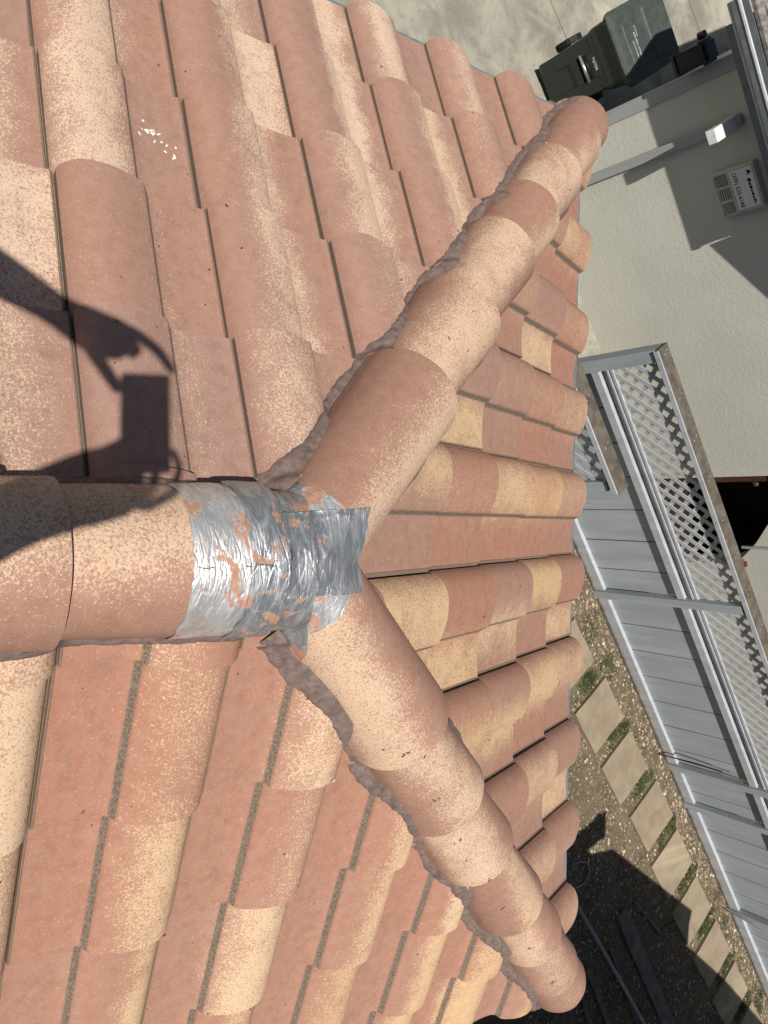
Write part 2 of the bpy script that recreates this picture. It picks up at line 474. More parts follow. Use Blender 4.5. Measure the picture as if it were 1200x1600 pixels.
clip(oB, [(hipR[0], nR), ((JC.x, 0, 0), Vector((-1, 0, 0)))])
mb = MB()
slope_tiles(mb, PCp, Vector((1, 0, 0)), Vector((0, -ca, sa)), (-6, 6), (0, 6), par_c)
oC = mb.build('roof_slope', TILE_C, house, smooth=True, sharp=38)
tag(oC, 'orange and gold hip end slope between the two hips')
clip(oC, [(hipL[0], -nL), (hipR[0], -nR)])

# roof deck under the tiles, fascia, walls
mb = MB()
e = .045
def dk(x, y, z): return Vector((x, y, z - e - .02))
mb.add([dk(XA + .03, YE - .03, -2.0), dk(XB - .03, YE - .03, -2.0), dk(J.x, J.y, J.z), dk(XA + .03, YBACK, -2.0), dk(XB - .03, YBACK, -2.0), dk(J.x, YBACK, J.z)],
       [(0, 1, 2), (3, 0, 2, 5), (1, 4, 5, 2), (3, 4, 1, 0)])
mb.build('roof_deck', BLACK, house)
mb = MB()
for (p, q, o) in ((Vector((XA, YE, 0)), Vector((XB, YE, 0)), Vector((0, -1, 0))), (Vector((XA, YBACK, 0)), Vector((XA, YE, 0)), Vector((1, 0, 0))), (Vector((XB, YE, 0)), Vector((XB, YBACK, 0)), Vector((-1, 0, 0)))):
    mb.box(p + o * .02 + Vector((0, 0, -2.24)), q - p, o * .02, (0, 0, .165))
mb.build('fascia', GTRIM, house)
mb = MB()
for (p, q, o) in ((Vector((XA - .035, YE + .035, 0)), Vector((XB + .035, YE + .035, 0)), Vector((0, -1, 0))), (Vector((XA - .035, YBACK, 0)), Vector((XA - .035, YE + .031, 0)), Vector((1, 0, 0))), (Vector((XB + .035, YE + .031, 0)), Vector((XB + .035, YBACK, 0)), Vector((-1, 0, 0)))):
    mb.box(p + Vector((0, 0, -2.16)), q - p, o * .004, (0, 0, .098))
    mb.box(p + Vector((0, 0, -2.062)), q - p, o * .011, (0, 0, .006))
    mb.box(p + o * .004 + Vector((0, 0, -2.16)), q - p, o * .05, (0, 0, .004), 1)
mb.build('gutter', [DRIP, BLACK], house)
mb = MB()
mb.box((XA + .45, YBACK, GZ), (XB - XA - .9, 0, 0), (0, YE - .45 - YBACK, 0), (0, 0, 3.7))
mb.build('wall', STUCCO, house)

# ridge and hip caps
def cap(name, P, back, r0, r1, L, par, dome=False, tilt=.02, label=None, lat=None, sq=1.0):
    """half-barrel cap: P = axis point at the butt end, back = unit direction towards the head"""
    back = back.normalized()
    side = back.cross(Vector((0, 0, 1))).normalized()
    up = side.cross(back).normalized()
    mb = MB(); NA, NL = 37, 12
    cc, cw, cs, gold, seed = par
    vs = []; tu = []; ccv = []
    jt = rnd.uniform(-.006, .006); jn = rnd.uniform(-.004, .004)
    rows = []
    for q in range(NL + 1):
        t = q / NL
        r = r0 + (r1 - r0) * t
        rows.append((L * t, r, tilt * (1 - t)))
    if dome:
        rows = [(-.075 * math.cos(math.pi / 2 * k / 6), r0 * (.30 + .70 * math.sin(math.pi / 2 * k / 6)) if k else r0 * .3, tilt - (1 - math.sin(math.pi / 2 * k / 6)) * .03) for k in range(6)] + rows
    for (v, r, tl) in rows:
        c = P + back * v + up * tl + side * (jn + jt * v)
        for k in range(NA):
            th = math.pi * (-.06 + 1.12 * k / (NA - 1))
            x = -math.cos(th) * r; y = math.sin(th) * r * sq
            if th < 0 or th > math.pi: x = math.copysign(r, x); y = -abs(math.sin(th)) * r * 1.2
            w_ = Vector((v * 9, th * 3, seed * 50))
            p = c + side * x + up * y
            p += (p - c).normalized() * noise.noise(w_) * .0012
            vs.append(p); tu.append(th / math.pi); ccv.append(cc + ((seed * 7.3) % 1 - .5) * .5 * (v / L - .4))
    n = len(rows)
    fs = [(q * NA + k, q * NA + k + 1, (q + 1) * NA + k + 1, (q + 1) * NA + k) for q in range(n - 1) for k in range(NA - 1)]
    # thickness at the butt
    if not dome:
        b0 = len(vs); cax = P + up * tilt
        for k in range(NA):
            vs.append(vs[k] + back * .0015 - (vs[k] - cax).normalized() * .003); tu.append(tu[k]); ccv.append(ccv[k])
        for k in range(NA):
            vs.append(vs[k] + back * .004 - (vs[k] - cax).normalized() * .022); tu.append(tu[k]); ccv.append(ccv[k])
        fs += [(b0 + k, b0 + k + 1, k + 1, k) for k in range(NA - 1)]
        fs += [(b0 + NA + k, b0 + NA + k + 1, b0 + k + 1, b0 + k) for k in range(NA - 1)]
    f0 = fs[(NA - 1) * 2 + NA // 2]
    nn = (vs[f0[1]] - vs[f0[0]]).cross(vs[f0[2]] - vs[f0[0]])
    if nn.dot(up) < 0: fs = [f[::-1] for f in fs]
    # tu is kept clear of the joint bands of the field tiles by squeezing it into 0.02..0.5
    tu = [.03 + .46 * max(0, min(1, x)) for x in tu]
    mb.add(vs, fs, 0, tu=tu, cc=[.03 + .46 * x for x in ccv], cw=.46 * cw, cs=cs, gold=gold, seed=seed)
    o = mb.build(name, CAPM, house, smooth=True, sharp=40)
    if label: o['label'] = label
    return o, vs, fs

caps = []
RX = .082
def ridge_axis(y): return Vector((RX, y, JC.z + .008))
for k, (yb, par) in enumerate(((.65, (.74, .42, 1.0, .2, .3)), (.317, (.74, .42, 1.0, .15, .6)), (-.017, (.7, .5, .95, 0, .5)), (-.35, (.4, .4, .9, 0, .4)), (-.69, (.3, .4, .9, 0, .7)), (-1.02, (.5, .4, .9, 0, .2)), (-1.36, (.4, .4, .9, 0, .5)), (-1.7, (.4, .4, .9, 0, .5)))):
    caps.append(cap('ridge_cap', ridge_axis(yb), Vector((0, -1, 0)), .127, .112, .40, par, tilt=.014))
def hip(Cn, ts, pars, r=.121, dome_r=.110):
    J0 = JC
    d = (Cn - J0); Ln = d.length; d.normalize()
    prev = None
    for k, (t, par) in enumerate(zip(ts, pars)):
        last = k == len(ts) - 1
        P = J0 + d * t
        start = -.0 if k == 0 else max(0, ts[k] - .46)
        rr_ = r - .010 * t / 2.3
        Lc = t - start
        caps.append(cap('hip_cap', P + Vector((0, 0, .0)), -d, rr_ if not last else dome_r, rr_ - .026, Lc if k else t + .035, par, dome=last, tilt=.024))
# side 0 (tu=0) / 1: for the hips back = -d
hip(LC, (.53, .88, 1.24, 1.53, 1.86, 2.20, 2.36),
    ((.26, .36, 1.05, .15, .5), (.50, .50, .95, .2, .2), (.60, .36, 1.05, .25, .6), (.28, .28, 1.0, .15, .1), (.55, .55, .95, .1, .8), (.30, .34, .95, .1, .4), (.3, .2, .45, 0, 1.)))
hip(RC, (.53, .85, 1.16, 1.55, 1.84, 2.15, 2.33),
    ((.18, .46, 1.05, .2, .1), (.50, .34, .90, .2, .75), (.30, .40, 1.0, .15, .2), (.58, .24, 1.0, .4, .95), (.25, .3, .95, .1, .1), (.45, .35, .65, .1, .8), (.4, .3, .45, .1, 1.)))

# mortar bedding along hips and ridge: a lumpy fillet from the cap flank down onto the tiles
def tile_bvh(o):
    off = parent_off(o)
    return BVHTree.FromPolygons([v.co + off for v in o.data.vertices], [tuple(p.vertices) for p in o.data.polygons])
def mortar(tb, P0, P1, lat, w0, w1, slope, seed, wn=.012, top=.03):
    mb = MB(); d = P1 - P0; L = d.length; d.normalize(); lat = lat.normalized()
    n = int(L / .006); M = 14; vs = []; last = None
    for i in range(n + 1):
        t = L * i / n
        o = noise.noise(Vector((t * 8, seed, 0))) * wn + noise.noise(Vector((t * 27, seed, 3))) * wn * .45 + noise.noise(Vector((t * 90, seed, 5))) * wn * .25
        ww = w1 + o
        for k in range(M + 1):
            s_ = k / M
            l = w0 + (ww - w0) * s_
            q = P0 + d * t + lat * l
            hit = tb.ray_cast(Vector((q.x, q.y, 0)), Vector((0, 0, -1)), 4)
            z = hit[0].z if hit[0] is not None else q.z - l * slope
            q.z = z + top * (1 - s_) ** .8 + .006 * (1 - s_ ** 4)
            q.z += noise.noise(q * 22) * .006 * (1 - s_ * .6) + noise.noise(q * 70) * .0018 + noise.noise(q * 200) * .0010
            if k == M: q.z = z - .012
            if k == M - 1: q.z -= .002
            vs.append(q)
    W_ = M + 1
    for it in range(3):                      # trowelled: smooth along the run
        zz = [v.z for v in vs]
        for i in range(1, n):
            for k in range(M):
                vs[i * W_ + k].z = max(zz[i * W_ + k] * .4 + .3 * (zz[(i - 1) * W_ + k] + zz[(i + 1) * W_ + k]), zz[i * W_ + k] - .002)
    fs = [(i * W_ + k, i * W_ + k + 1, (i + 1) * W_ + k + 1, (i + 1) * W_ + k) for i in range(n) for k in range(M)]
    a, b, c = vs[0], vs[1], vs[W_]
    if (b - a).cross(c - a).z < 0: fs = [f[::-1] for f in fs]
    mb.add(vs, fs)
    return mb.build('mortar_bed', MORTAR, house, smooth=True)
hs = TP / math.sqrt(2)
tA, tB, tC = tile_bvh(oA), tile_bvh(oB), tile_bvh(oC)
mortar(tA, JC + dL * .03, LC, -nL, .100, .127, hs, 1.3, .013, .013)
mortar(tB, JC + dR * .03, RC, -nR, .100, .131, hs, 7.7, .013, .014)
mortar(tC, JC + dL * .05, LC, nL, .095, .126, hs, 3.3, .006, .012)
mortar(tC, JC + dR * .16, RC, nR, .095, .124, hs, 5.1, .006, .012)
mortar(tA, Vector((RX, JC.y + .06, JC.z)), Vector((RX, YBACK, JC.z)), Vector((-1, 0, 0)), .10, .136, TP, 9.1, .006, .02)
mortar(tB, Vector((RX, JC.y + .0, JC.z)), Vector((RX, YBACK, JC.z)), Vector((1, 0, 0)), .10, .133, TP, 4.4, .006, .02)

def litter():
    r_ = random.Random(21); fall = [(tA, (-1.3, 0), (.2, 2.0)), (tB, (.25, 1.4), (.2, 1.8)), (tC, (-.9, 1.2), (1.2, 2.3))]
    cv = []; cf = []
    for o, vs, fs in caps:
        b = len(cv); cv += vs; cf += [tuple(i + b for i in f) for f in fs]
    cb_ = BVHTree.FromPolygons(cv, cf)
    def flake(mb, x, y, r, tb, mi):
        h = tb.ray_cast(Vector((x, y, 0)), Vector((0, 0, -1)), 4)
        if h[0] is None: return
        n = h[1] if h[1].z > 0 else -h[1]
        a = n.cross(Vector((r_.uniform(-1, 1), r_.uniform(-1, 1), .1))).normalized(); b = n.cross(a); k = r_.randint(5, 8)
        c = h[0] + n * .0012; st = r_.uniform(1, 2.4)
        vs = [c + a * math.cos(6.283 * i / k) * r * st * r_.uniform(.6, 1.2) + b * math.sin(6.283 * i / k) * r * r_.uniform(.6, 1.2) for i in range(k)]
        mb.add(vs + [c + n * r * .5], [(i, (i + 1) % k, k) for i in range(k)], mi)
    mb = MB()
    for tb, xr, yr in fall:
        for i in range(90): flake(mb, r_.uniform(*xr), r_.uniform(*yr), r_.choice((.0010, .0014, .0018, .0026)), tb, r_.choice((0, 0, 1)))
    for i in range(34):
        dd, pp = r_.choice(((dL, nL), (dR, nR))); q = JC + dd * r_.uniform(.12, .95) + pp * r_.uniform(-.10, .09)
        flake(mb, q.x, q.y, r_.choice((.0009, .0012, .0016, .0022)), cb_, r_.choice((0, 1)))
    for k in (1, 3, 5, 7, 9, 12, 15, 18):       # a dark lichen spot near each butt, as on the real caps
        q = JC + dR * (.17 + .045 * k) - nR * .062
        for i in range(4): flake(mb, q.x + r_.gauss(0, .0035), q.y + r_.gauss(0, .0035), .0024, cb_, 1)
    tag(mb.build('roof_litter', [simple('dark_litter', (.06, .035, .02), .9), simple('brown_litter', (.16, .10, .05), .9)]), kind='stuff')
    mb = MB()
    for (cx, cy, n_, s_) in ((-.80, .62, 14, .012), (-.77, .66, 6, .010), (-1.16, 1.18, 9, .006), (-1.13, 1.62, 5, .004), (.55, .92, 6, .006)):
        for i in range(n_): flake(mb, cx + r_.gauss(0, s_), cy + r_.gauss(0, s_), r_.choice((.0018, .003, .004)), tA if cx < 0 else tB, 0)
    tag(mb.build('bird_droppings', simple('chalk_white', (.72, .70, .60), .8)), kind='stuff')
litter()

# ------------------------------------------------------------------ foil tape wrapped over the junction
allv = []; allf = []
for o, vs, fs in caps:
    b = len(allv); allv += vs; allf += [tuple(i + b for i in f) for f in fs]
bvh = BVHTree.FromPolygons(allv, allf)
tape = empty('foil_tape', (J.x, .65, J.z + .12), 'crinkled silver foil tape wrapped over the ridge end where both hips meet', 'tape')
def wrink(q, k, amp):
    a = noise.noise(Vector((q.x * 34 + k, q.y * 95 + noise.noise(q * 14) * 3.2, q.z * 34)))
    b = noise.noise(Vector((q.x * 22, q.y * 22, q.z * 22 + k)))
    c = noise.noise(Vector((q.x * 110 + k, q.y * 260, q.z * 110)))
    return (abs(a) * .9 + b * 1.3 + c * .12) * amp
def wrap_strip(name, y0, y1, a0, a1, lift, mat, seed, amp=.0022, flare=0., ragged=.005):
    """strip wrapped round the ridge: y along the ridge, a = angle in degrees, 0 = -x side, 90 = crest"""
    mb = MB(); NY, NA = 60, 150
    axis = Vector((RX, 0, JC.z)); vs = []
    for i in range(NY + 1):
        for k in range(NA + 1):
            t = i / NY; s_ = k / NA
            an = a0 + (a1 - a0) * s_
            e0 = y0 + noise.noise(Vector((an * .07, seed, 0))) * ragged; e1 = y1 + noise.noise(Vector((an * .06, seed, 9))) * ragged
            if flare: e1 += flare * (1.9 if an > 90 else 1) * (abs(an - 90) / 90) ** 2
            y = e0 + (e1 - e0) * t
            an2 = R(an + noise.noise(Vector((t * 3, seed, s_ > .5))) * 4)
            dirv = Vector((-math.cos(an2), 0, math.sin(an2)))
            c = axis + Vector((0, y, 0))
            hit = bvh.ray_cast(c + dirv * .6, -dirv, .6)
            r = .6 - hit[3] if hit[0] is not None else .118
            r = max(r, .117)
            r = min(r, .215)
            vs.append([c, dirv, r])
    # relax the radius so the tape bridges gaps
    W_ = NA + 1
    rr = [x[2] for x in vs]
    for it in range(7):
        new = rr[:]
        for i in range(NY + 1):
            for k in range(NA + 1):
                s_ = 0; n_ = 0
                for di, dk_ in ((0, 1), (0, -1), (1, 0), (-1, 0)):
                    a, b = i + di, k + dk_
                    if 0 <= a <= NY and 0 <= b <= NA: s_ += rr[a * W_ + b]; n_ += 1
                new[i * W_ + k] = max(vs[i * W_ + k][2] - .0005, (rr[i * W_ + k] + s_ / n_) / 2)
        rr = new
    pts = []
    for (c, dv, r), r2 in zip(vs, rr):
        q = c + dv * r2
        pts.append(q + dv * (lift + wrink(q, seed, amp)))
    fs = [(i * W_ + k, i * W_ + k + 1, (i + 1) * W_ + k + 1, (i + 1) * W_ + k) for i in range(NY) for k in range(NA)]
    if (pts[1] - pts[0]).cross(pts[W_] - pts[0]).dot(vs[0][1]) < 0: fs = [f[::-1] for f in fs]
    mb.add(pts, fs)
    return mb.build(name, mat, tape, smooth=True)
def drape(name, quad, lift, mat, seed, amp=.0022, ragged=.004, NX=90, NY=70, relax=4, zmin=None):
    """four-sided sheet given by plan corners, laid over the caps from above"""
    mb = MB(); q = [Vector((*p, 0)) for p in quad]; W_ = NX + 1; P = []
    for i in range(NY + 1):
        for k in range(NX + 1):
            s_, t = k / NX, i / NY
            p = (q[0] * (1 - s_) + q[1] * s_) * (1 - t) + (q[3] * (1 - s_) + q[2] * s_) * t
            ed = min(s_, 1 - s_, t, 1 - t)
            if ed < .12: p += Vector((noise.noise(p * 30 + Vector((seed, 0, 0))), noise.noise(p * 30 + Vector((0, seed, 5))), 0)) * ragged
            hit = bvh.ray_cast(Vector((p.x, p.y, 1)), Vector((0, 0, -1)), 3)
            z = hit[0].z if hit[0] is not None else J.z + .02
            P.append(Vector((p.x, p.y, z)))
    zz = [p.z for p in P]; base = zz[:]
    for it in range(relax):
        new = zz[:]
        for i in range(NY + 1):
            for k in range(NX + 1):
                s_ = 0; n_ = 0
                for di, dk_ in ((0, 1), (0, -1), (1, 0), (-1, 0)):
                    a, b = i + di, k + dk_
                    if 0 <= a <= NY and 0 <= b <= NX: s_ += zz[a * W_ + b]; n_ += 1
                new[i * W_ + k] = max(base[i * W_ + k], (zz[i * W_ + k] + s_ / n_) / 2)
        zz = new
    pts = [Vector((p.x, p.y, z + lift + wrink(Vector((p.x, p.y, z)), seed, amp))) for p, z in zip(P, zz)]
    fs = [(i * W_ + k, i * W_ + k + 1, (i + 1) * W_ + k + 1, (i + 1) * W_ + k) for i in range(NY) for k in range(NX)]
    if (pts[1] - pts[0]).cross(pts[W_] - pts[0]).z < 0: fs = [f[::-1] for f in fs]
    mb.add(pts, fs)
    return mb.build(name, mat, tape, smooth=True)
def grow(o):
    global bvh, allv, allf
    off = parent_off(o)
    b = len(allv); allv += [v.co + off for v in o.data.vertices]; allf += [tuple(i + b for i in p.vertices) for p in o.data.polygons]
    bvh = BVHTree.FromPolygons(allv, allf)
def cutout(o, f):
    """trim a strip: drop the faces for which f(world point) is true"""
    off = parent_off(o); bm = bmesh.new(); bm.from_mesh(o.data)
    bmesh.ops.delete(bm, geom=[x for x in bm.faces if f(x.calc_center_median() + off)], context='FACES')
    bm.to_mesh(o.data); bm.free()
grow(drape('tape_strip', ((-.030, .715), (-.052, .765), (.0, .818), (.01, .69)), .0025, TAPE_W, 8.0, .0009, .006, relax=3))
grow(drape('tape_strip', ((.12, .70), (.135, .815), (.175, .80), (.215, .755)), .0025, TAPE_W, 12.0, .0009, .006, relax=3))
wrap_strip('tape_strip', .492, .60, -2, 180, .0018, TAPE_S, 1.0, .0008)
o2 = wrap_strip('tape_strip', .582, .716, -10, 188, .0045, TAPE_B, 4.0, .0013, flare=.028, ragged=.010)
grow(o2)
drape('tape_patch', ((.0, .637), (.137, .657), (.140, .842), (-.012, .862)), .0030, TAPE_X, 15.0, .0010, .003, relax=60)

# ------------------------------------------------------------------ ground, driveway, path stones
def ground_sheet(name, pts, z, mat):
    mb = MB()
    vs = [Vector((*p, z)) for p in pts]
    fs = [tuple(t) for t in tessellate_polygon([vs])]
    fs = [f if (vs[f[1]] - vs[f[0]]).cross(vs[f[2]] - vs[f[0]]).z > 0 else f[::-1] for f in fs]
    mb.add(vs, fs)
    o = mb.build(name, mat); o['kind'] = 'structure'
    return o
ground_sheet('ground', [(-150, -150), (150, -150), (150, 150), (-150, 150)], GZ - .012, DIRT)
FA = R(33.8)
fd = Vector((math.cos(FA), math.sin(FA), 0)); fn = Vector((fd.y, -fd.x, 0)); UP = Vector((0, 0, 1))
B0 = Vector((.747, 7.502, GZ))
def FP(s, z, off=0): return B0 + fd * s + UP * z + fn * off
WA = Vector((-2.496, 7.105, GZ))
WG = R(34.0)
wd = Vector((math.cos(WG), math.sin(WG), 0)); wn_ = Vector((wd.y, -wd.x, 0))
def WP(s, z, off=0): return WA + wd * s + UP * (z - GZ) + wn_ * off     # z is the real height here
# driveway slabs with real joints between them
e1 = FP(-1.9, 0, 6.0); e2 = FP(-1.9, 0, .0)
jx = Vector((-.26, -.23, 0)).normalized()
a_ = Vector((-5.42, 6.65, 0)); jd = Vector((.26, .23, 0)).normalized()
mb = MB()
def slab(pts, z0=GZ - .09, h=.09): mb.prism([Vector((x, y, z0)) for x, y in pts], (0, 0, h))
dn = Vector((-jd.y, jd.x, 0))
g_ = .006
def dp(s, t): p = a_ + jd * s + dn * t; return (p.x, p.y)
slab([dp(-14, -g_), dp(-14, -9), dp(4.2, -9), dp(4.2, -g_)])
slab([dp(-14, g_), dp(4.2, g_), dp(4.2, 2.55 - g_), dp(-14, 2.55 - g_)])
slab([dp(-14, 2.55 + g_), dp(4.2, 2.55 + g_), dp(4.2, 9), dp(-14, 9)])
dv = mb.build('driveway', DRIVE); dv['kind'] = 'structure'

def paver(cx, cy, ang, sx, sy, k, label):
    t = MB()
    ax = Vector((math.cos(ang), math.sin(ang), 0)); ay = Vector((-ax.y, ax.x, 0))
    c = Vector((cx, cy, GZ))
    pts = []
    r_ = random.Random(k)
    for (u, v) in ((-1, -1), (-.3, -1.01), (.35, -.99), (1, -1), (1.01, 0), (1, 1), (.2, 1.0), (-.4, .99), (-1, 1), (-.99, .1)):
        pts.append(c + ax * u * sx / 2 + ay * v * sy / 2 + Vector((r_.uniform(-.006, .006), r_.uniform(-.006, .006), -.03)))
    t.prism(pts, (0, 0, .055))
    o = t.build('stepping_stone', PAVER, bevel=.008)
    return tag(o, label, 'stepping stone', 'square stepping stones along the grey fence')
PV = [(1.52, 7.03, 'stepping stone half hidden by the roof tiles, first of the row'), (2.23, 7.585, 'full square stepping stone nearest the roof tiles'),
      (2.90, 8.06, 'stepping stone between the nearest one and the tip of the narrow shadow spur'), (3.58, 8.61, 'stepping stone just past the tip of the narrow shadow spur, fully sunlit'),
      (4.27, 9.05, 'stepping stone with only its corner in the dark shadow'), (4.97, 9.50, 'stepping stone crossed by the stepped edge of the shadow'),
      (5.67, 9.98, 'stepping stone beside the broken gravel patch, one corner shaded'), (6.36, 10.45, 'stepping stone beside green grass near the bottom edge'),
      (7.06, 10.92, 'last stepping stone of the row, at the bottom right corner')]
for k, (x, y, lab) in enumerate(PV): paver(x, y, R(35.5), .61, .62, k, lab)

# gravel and grass
def gravel():
    mb = MB(); r_ = random.Random(3)
    def ins(x, y):
        for (cx, cy, _) in PV:
            d = Vector((x - cx, y - cy, 0)); a = R(35.5)
            if abs(d.x * math.cos(a) + d.y * math.sin(a)) < .31 and abs(-d.x * math.sin(a) + d.y * math.cos(a)) < .315: return True
        return False
    cnt = 0
    while cnt < 26000:
        s = r_.uniform(-1.0, 8); o = (r_.random() ** 1.15) * 3.4
        p = FP(s, 0, o + .03)
        dens = noise.noise(Vector((p.x * 1.3, p.y * 1.3, 0))) + (.35 if o < .5 else .12)
        if dens < r_.uniform(-.95, .25) or ins(p.x, p.y): continue
        cnt += 1
        z = r_.choice((.006, .008, .010, .012, .018))
        if o < .45 and r_.random() < .25: z *= 1.5
        rot = Matrix.Rotation(r_.uniform(0, 6.3), 3, 'Z')
        vs = []
        for q in ((1, 0, 0), (.3, .85, .1), (-.8, .5, 0), (-.7, -.6, .1), (.4, -.9, 0), (0.1, 0, .75)):
            v = rot @ (Vector(q) * z * r_.uniform(.7, 1.2))
            vs.append(p + Vector((v.x * 1.25, v.y, max(0, v.z) + .0 - .011)))
        mb.add(vs, [(0, 1, 5), (1, 2, 5), (2, 3, 5), (3, 4, 5), (4, 0, 5)], r_.choice((0, 0, 0, 1, 1, 1, 1, 2, 2, 3)))
    ms = [simple('pebble_a', (.12, .095, .065), .85), simple('pebble_b', (.22, .17, .12), .85), simple('pebble_c', (.34, .27, .19), .8), simple('pebble_d', (.56, .47, .36), .75)]
    tag(mb.build('gravel', ms), kind='stuff')
gravel()
def grass():
    mb = MB(); r_ = random.Random(5)
    def tuft(cx, cy, rad, n, h):
        for k in range(n):
            a = r_.uniform(0, 6.28); q = rad * math.sqrt(r_.random())
            p = Vector((cx + math.cos(a) * q, cy + math.sin(a) * q, GZ - .012))
            b = r_.uniform(0, 6.28); ln = Vector((math.cos(b), math.sin(b), 0)); sd = Vector((-ln.y, ln.x, 0)) * .003
            H = h * r_.uniform(.5, 1.2)
            mb.add([p - sd, p + sd, p + ln * H * .5 + sd * .7 + UP * H * .7, p + ln * H * .5 - sd * .7 + UP * H * .7, p + ln * H + UP * H * .8], [(0, 1, 2, 3), (3, 2, 4)])
    for k in range(len(PV) - 1):
        mx = (PV[k][0] + PV[k + 1][0]) / 2; my = (PV[k][1] + PV[k + 1][1]) / 2
        px, py = -math.sin(R(35.5)), math.cos(R(35.5))
        for q in range(26):
            t = r_.uniform(-.05, .36); j = r_.uniform(-.07, .07)
            tuft(mx + px * t + fd.x * j, my + py * t + fd.y * j, .05, 34, .028)
    for s, o in ((.35, .35), (.2, .6), (.9, .22), (1.0, .75), (.4, 1.0), (4.9, .35), (5.2, .5), (5.5, .3), (6.2, .45), (6.8, .3), (6.9, .5), (7.2, .4), (7.4, .6), (7.6, .3), (6.5, .6), (7.0, .15), (3.6, .6), (2.1, .5)):
        p = FP(s, 0, o)
        for q in range(9): tuft(p.x + r_.gauss(0, .09), p.y + r_.gauss(0, .09), .07, 30, .034)
    tag(mb.build('grass', GRASS), kind='stuff')
grass()

# ------------------------------------------------------------------ the grey lattice-top fence
def lattice(mb, s0, s1, z0, z1, off, fp, per=.150, wd_=.042):
    for sgn, oo in ((1, off + .008), (-1, off)):
        c = s0 - (z1 - z0) - .02
        hw = wd_ / 2 * math.sqrt(2)
        while c < s1 + (z1 - z0):
            # band |s - c - sgn*(z - z0)| < hw clipped to the bay
            poly = [(c - hw, z0), (c + hw, z0), (c + hw + sgn * (z1 - z0), z1), (c - hw + sgn * (z1 - z0), z1)]
            def cl(P, f):
                o = []
                for i in range(len(P)):
                    a, b = P[i], P[(i + 1) % len(P)]; fa, fb = f(a), f(b)
                    if fa >= 0: o.append(a)
                    if fa * fb < 0:
                        t = fa / (fa - fb); o.append((a[0] + (b[0] - a[0]) * t, a[1] + (b[1] - a[1]) * t))
                return o
            poly = cl(cl(poly, lambda p: p[0] - s0), lambda p: s1 - p[0])
            if len(poly) >= 3: mb.prism([fp(x, z, oo) for x, z in poly], fn * .0075)
            c += per
def fence(root, bays, H, fp, z0=0, kick=True, gates=()):
    for (s0, s1) in bays:
        mb = MB(); w_ = .385; x = s0
        rr = random.Random(int(s0 * 100))
        while x < s1 - .02:
            x2 = min(x + w_, s1)
            mb.box(fp(x + .006, z0 + .02, -.012 + rr.uniform(-.0015, .0015)), fd * (x2 - x - .012), fn * .014, UP * (1.2 - z0))
            x = x2
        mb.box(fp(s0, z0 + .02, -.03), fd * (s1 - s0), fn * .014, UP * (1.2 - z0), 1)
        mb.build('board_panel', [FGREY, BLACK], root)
        mb = MB()
        mb.box(fp(s0, 1.065, .003), fd * (s1 - s0), fn * .055, UP * .085)
        mb.build('rail', FGREY2, root, bevel=.003)
        mb = MB()
        mb.box(fp(s0, 1.185, .003), fd * (s1 - s0), fn * .020, UP * .035)
        mb.box(fp(s0, 1.224, .003), fd * (s1 - s0), fn * .042, UP * .022)
        mb.box(fp(s0, 1.262, .010), fd * (s1 - s0), fn * .030, UP * .030)
        mb.build('rail', FGREY2, root, bevel=.002)
        mb = MB()
        lattice(mb, s0, s1, 1.28, H - .032, .012, fp)
        mb.build('lattice', LATT, root)
        if kick:
            mb = MB()
            mb.box(fp(s0, .02, .004), fd * (s1 - s0), fn * .05, UP * .115)
            mb.build('kick_board', FGREY2, root, bevel=.003)
            mb = MB()
            mb.box(fp(s0, -.03, .055), fd * (s1 - s0), fn * .022, UP * .06)
            mb.build('ground_board', LUMBER, root)
    S0, S1 = bays[0][0] - .12, bays[-1][1] + .12
    mb = MB(); mb.box(fp(S0, H - .03, -.07), fd * (S1 - S0), fn * .145, UP * .035)
    mb.build('cap_board', CAPW, root, bevel=.003)
    mb = MB(); mb.box(fp(S0 + .01, H - .045, .076), fd * (S1 - S0 - .02), fn * .014, UP * .048)
    mb.build('trim_board', FGREY2, root, bevel=.002)
    for q in range(int((S1 - S0) / .42)):
        for dd in (-.03, .03):
            mb = MB()
            c = fp(S0 + .06 + q * .42 + dd * .4, H + .005, dd * .8 + .0); mb.tube([c, c + UP * .0025], .0045, 8)
            mb.build('nail', NAIL, root)
def post(root, s, H, fp, off=.003, w_=.095, d_=.075, z0=0):
    mb = MB(); mb.box(fp(s, z0 - .02, off), fd * w_, fn * d_, UP * (H - .02 - z0))
    return mb.build('post', FGREY, root, bevel=.003)
fence_o = empty('fence', FP(2, 0), 'long grey board fence with lattice top running beside the stepping stones', 'fence')
fence(fence_o, [(-2.57, .02), (.125, 2.66), (2.76, 3.33), (3.43, 5.30), (5.40, 7.9)], 1.84, FP)
mb = MB(); mb.box(FP(-2.69, -.02, -.07), fd * .02, fn * .145, UP * 1.82); mb.box(FP(-2.67, -.02, -.02), fd * .098, fn * .088, UP * 1.82)
mb.build('post', FGREY, fence_o, bevel=.003)
for s in (.022, 2.662, 3.332, 5.302): post(fence_o, s, 1.80, FP, w_=.10 if s < 3 else .09)
mb = MB()
r_ = random.Random(2)
rp_ = [FP(-2.63, 1.40, -.06)]
for k in range(9): rp_.append(rp_[-1] + Vector((r_.uniform(-.02, .02), r_.uniform(-.02, .02), r_.uniform(-.006, .03))))
# short near fence, in front of the long one
def NP(s, z, off=0): return FP(s, z, off + 1.12)
near = empty('fence', NP(-2.4, 0), 'short grey lattice-top fence end standing in front of the long fence, close to the tiles', 'fence')
fence(near, [(-4.4, -2.06)], 1.86, NP, kick=False)
post(near, -2.058, 1.80, NP, off=-.03, w_=.09, d_=.09)

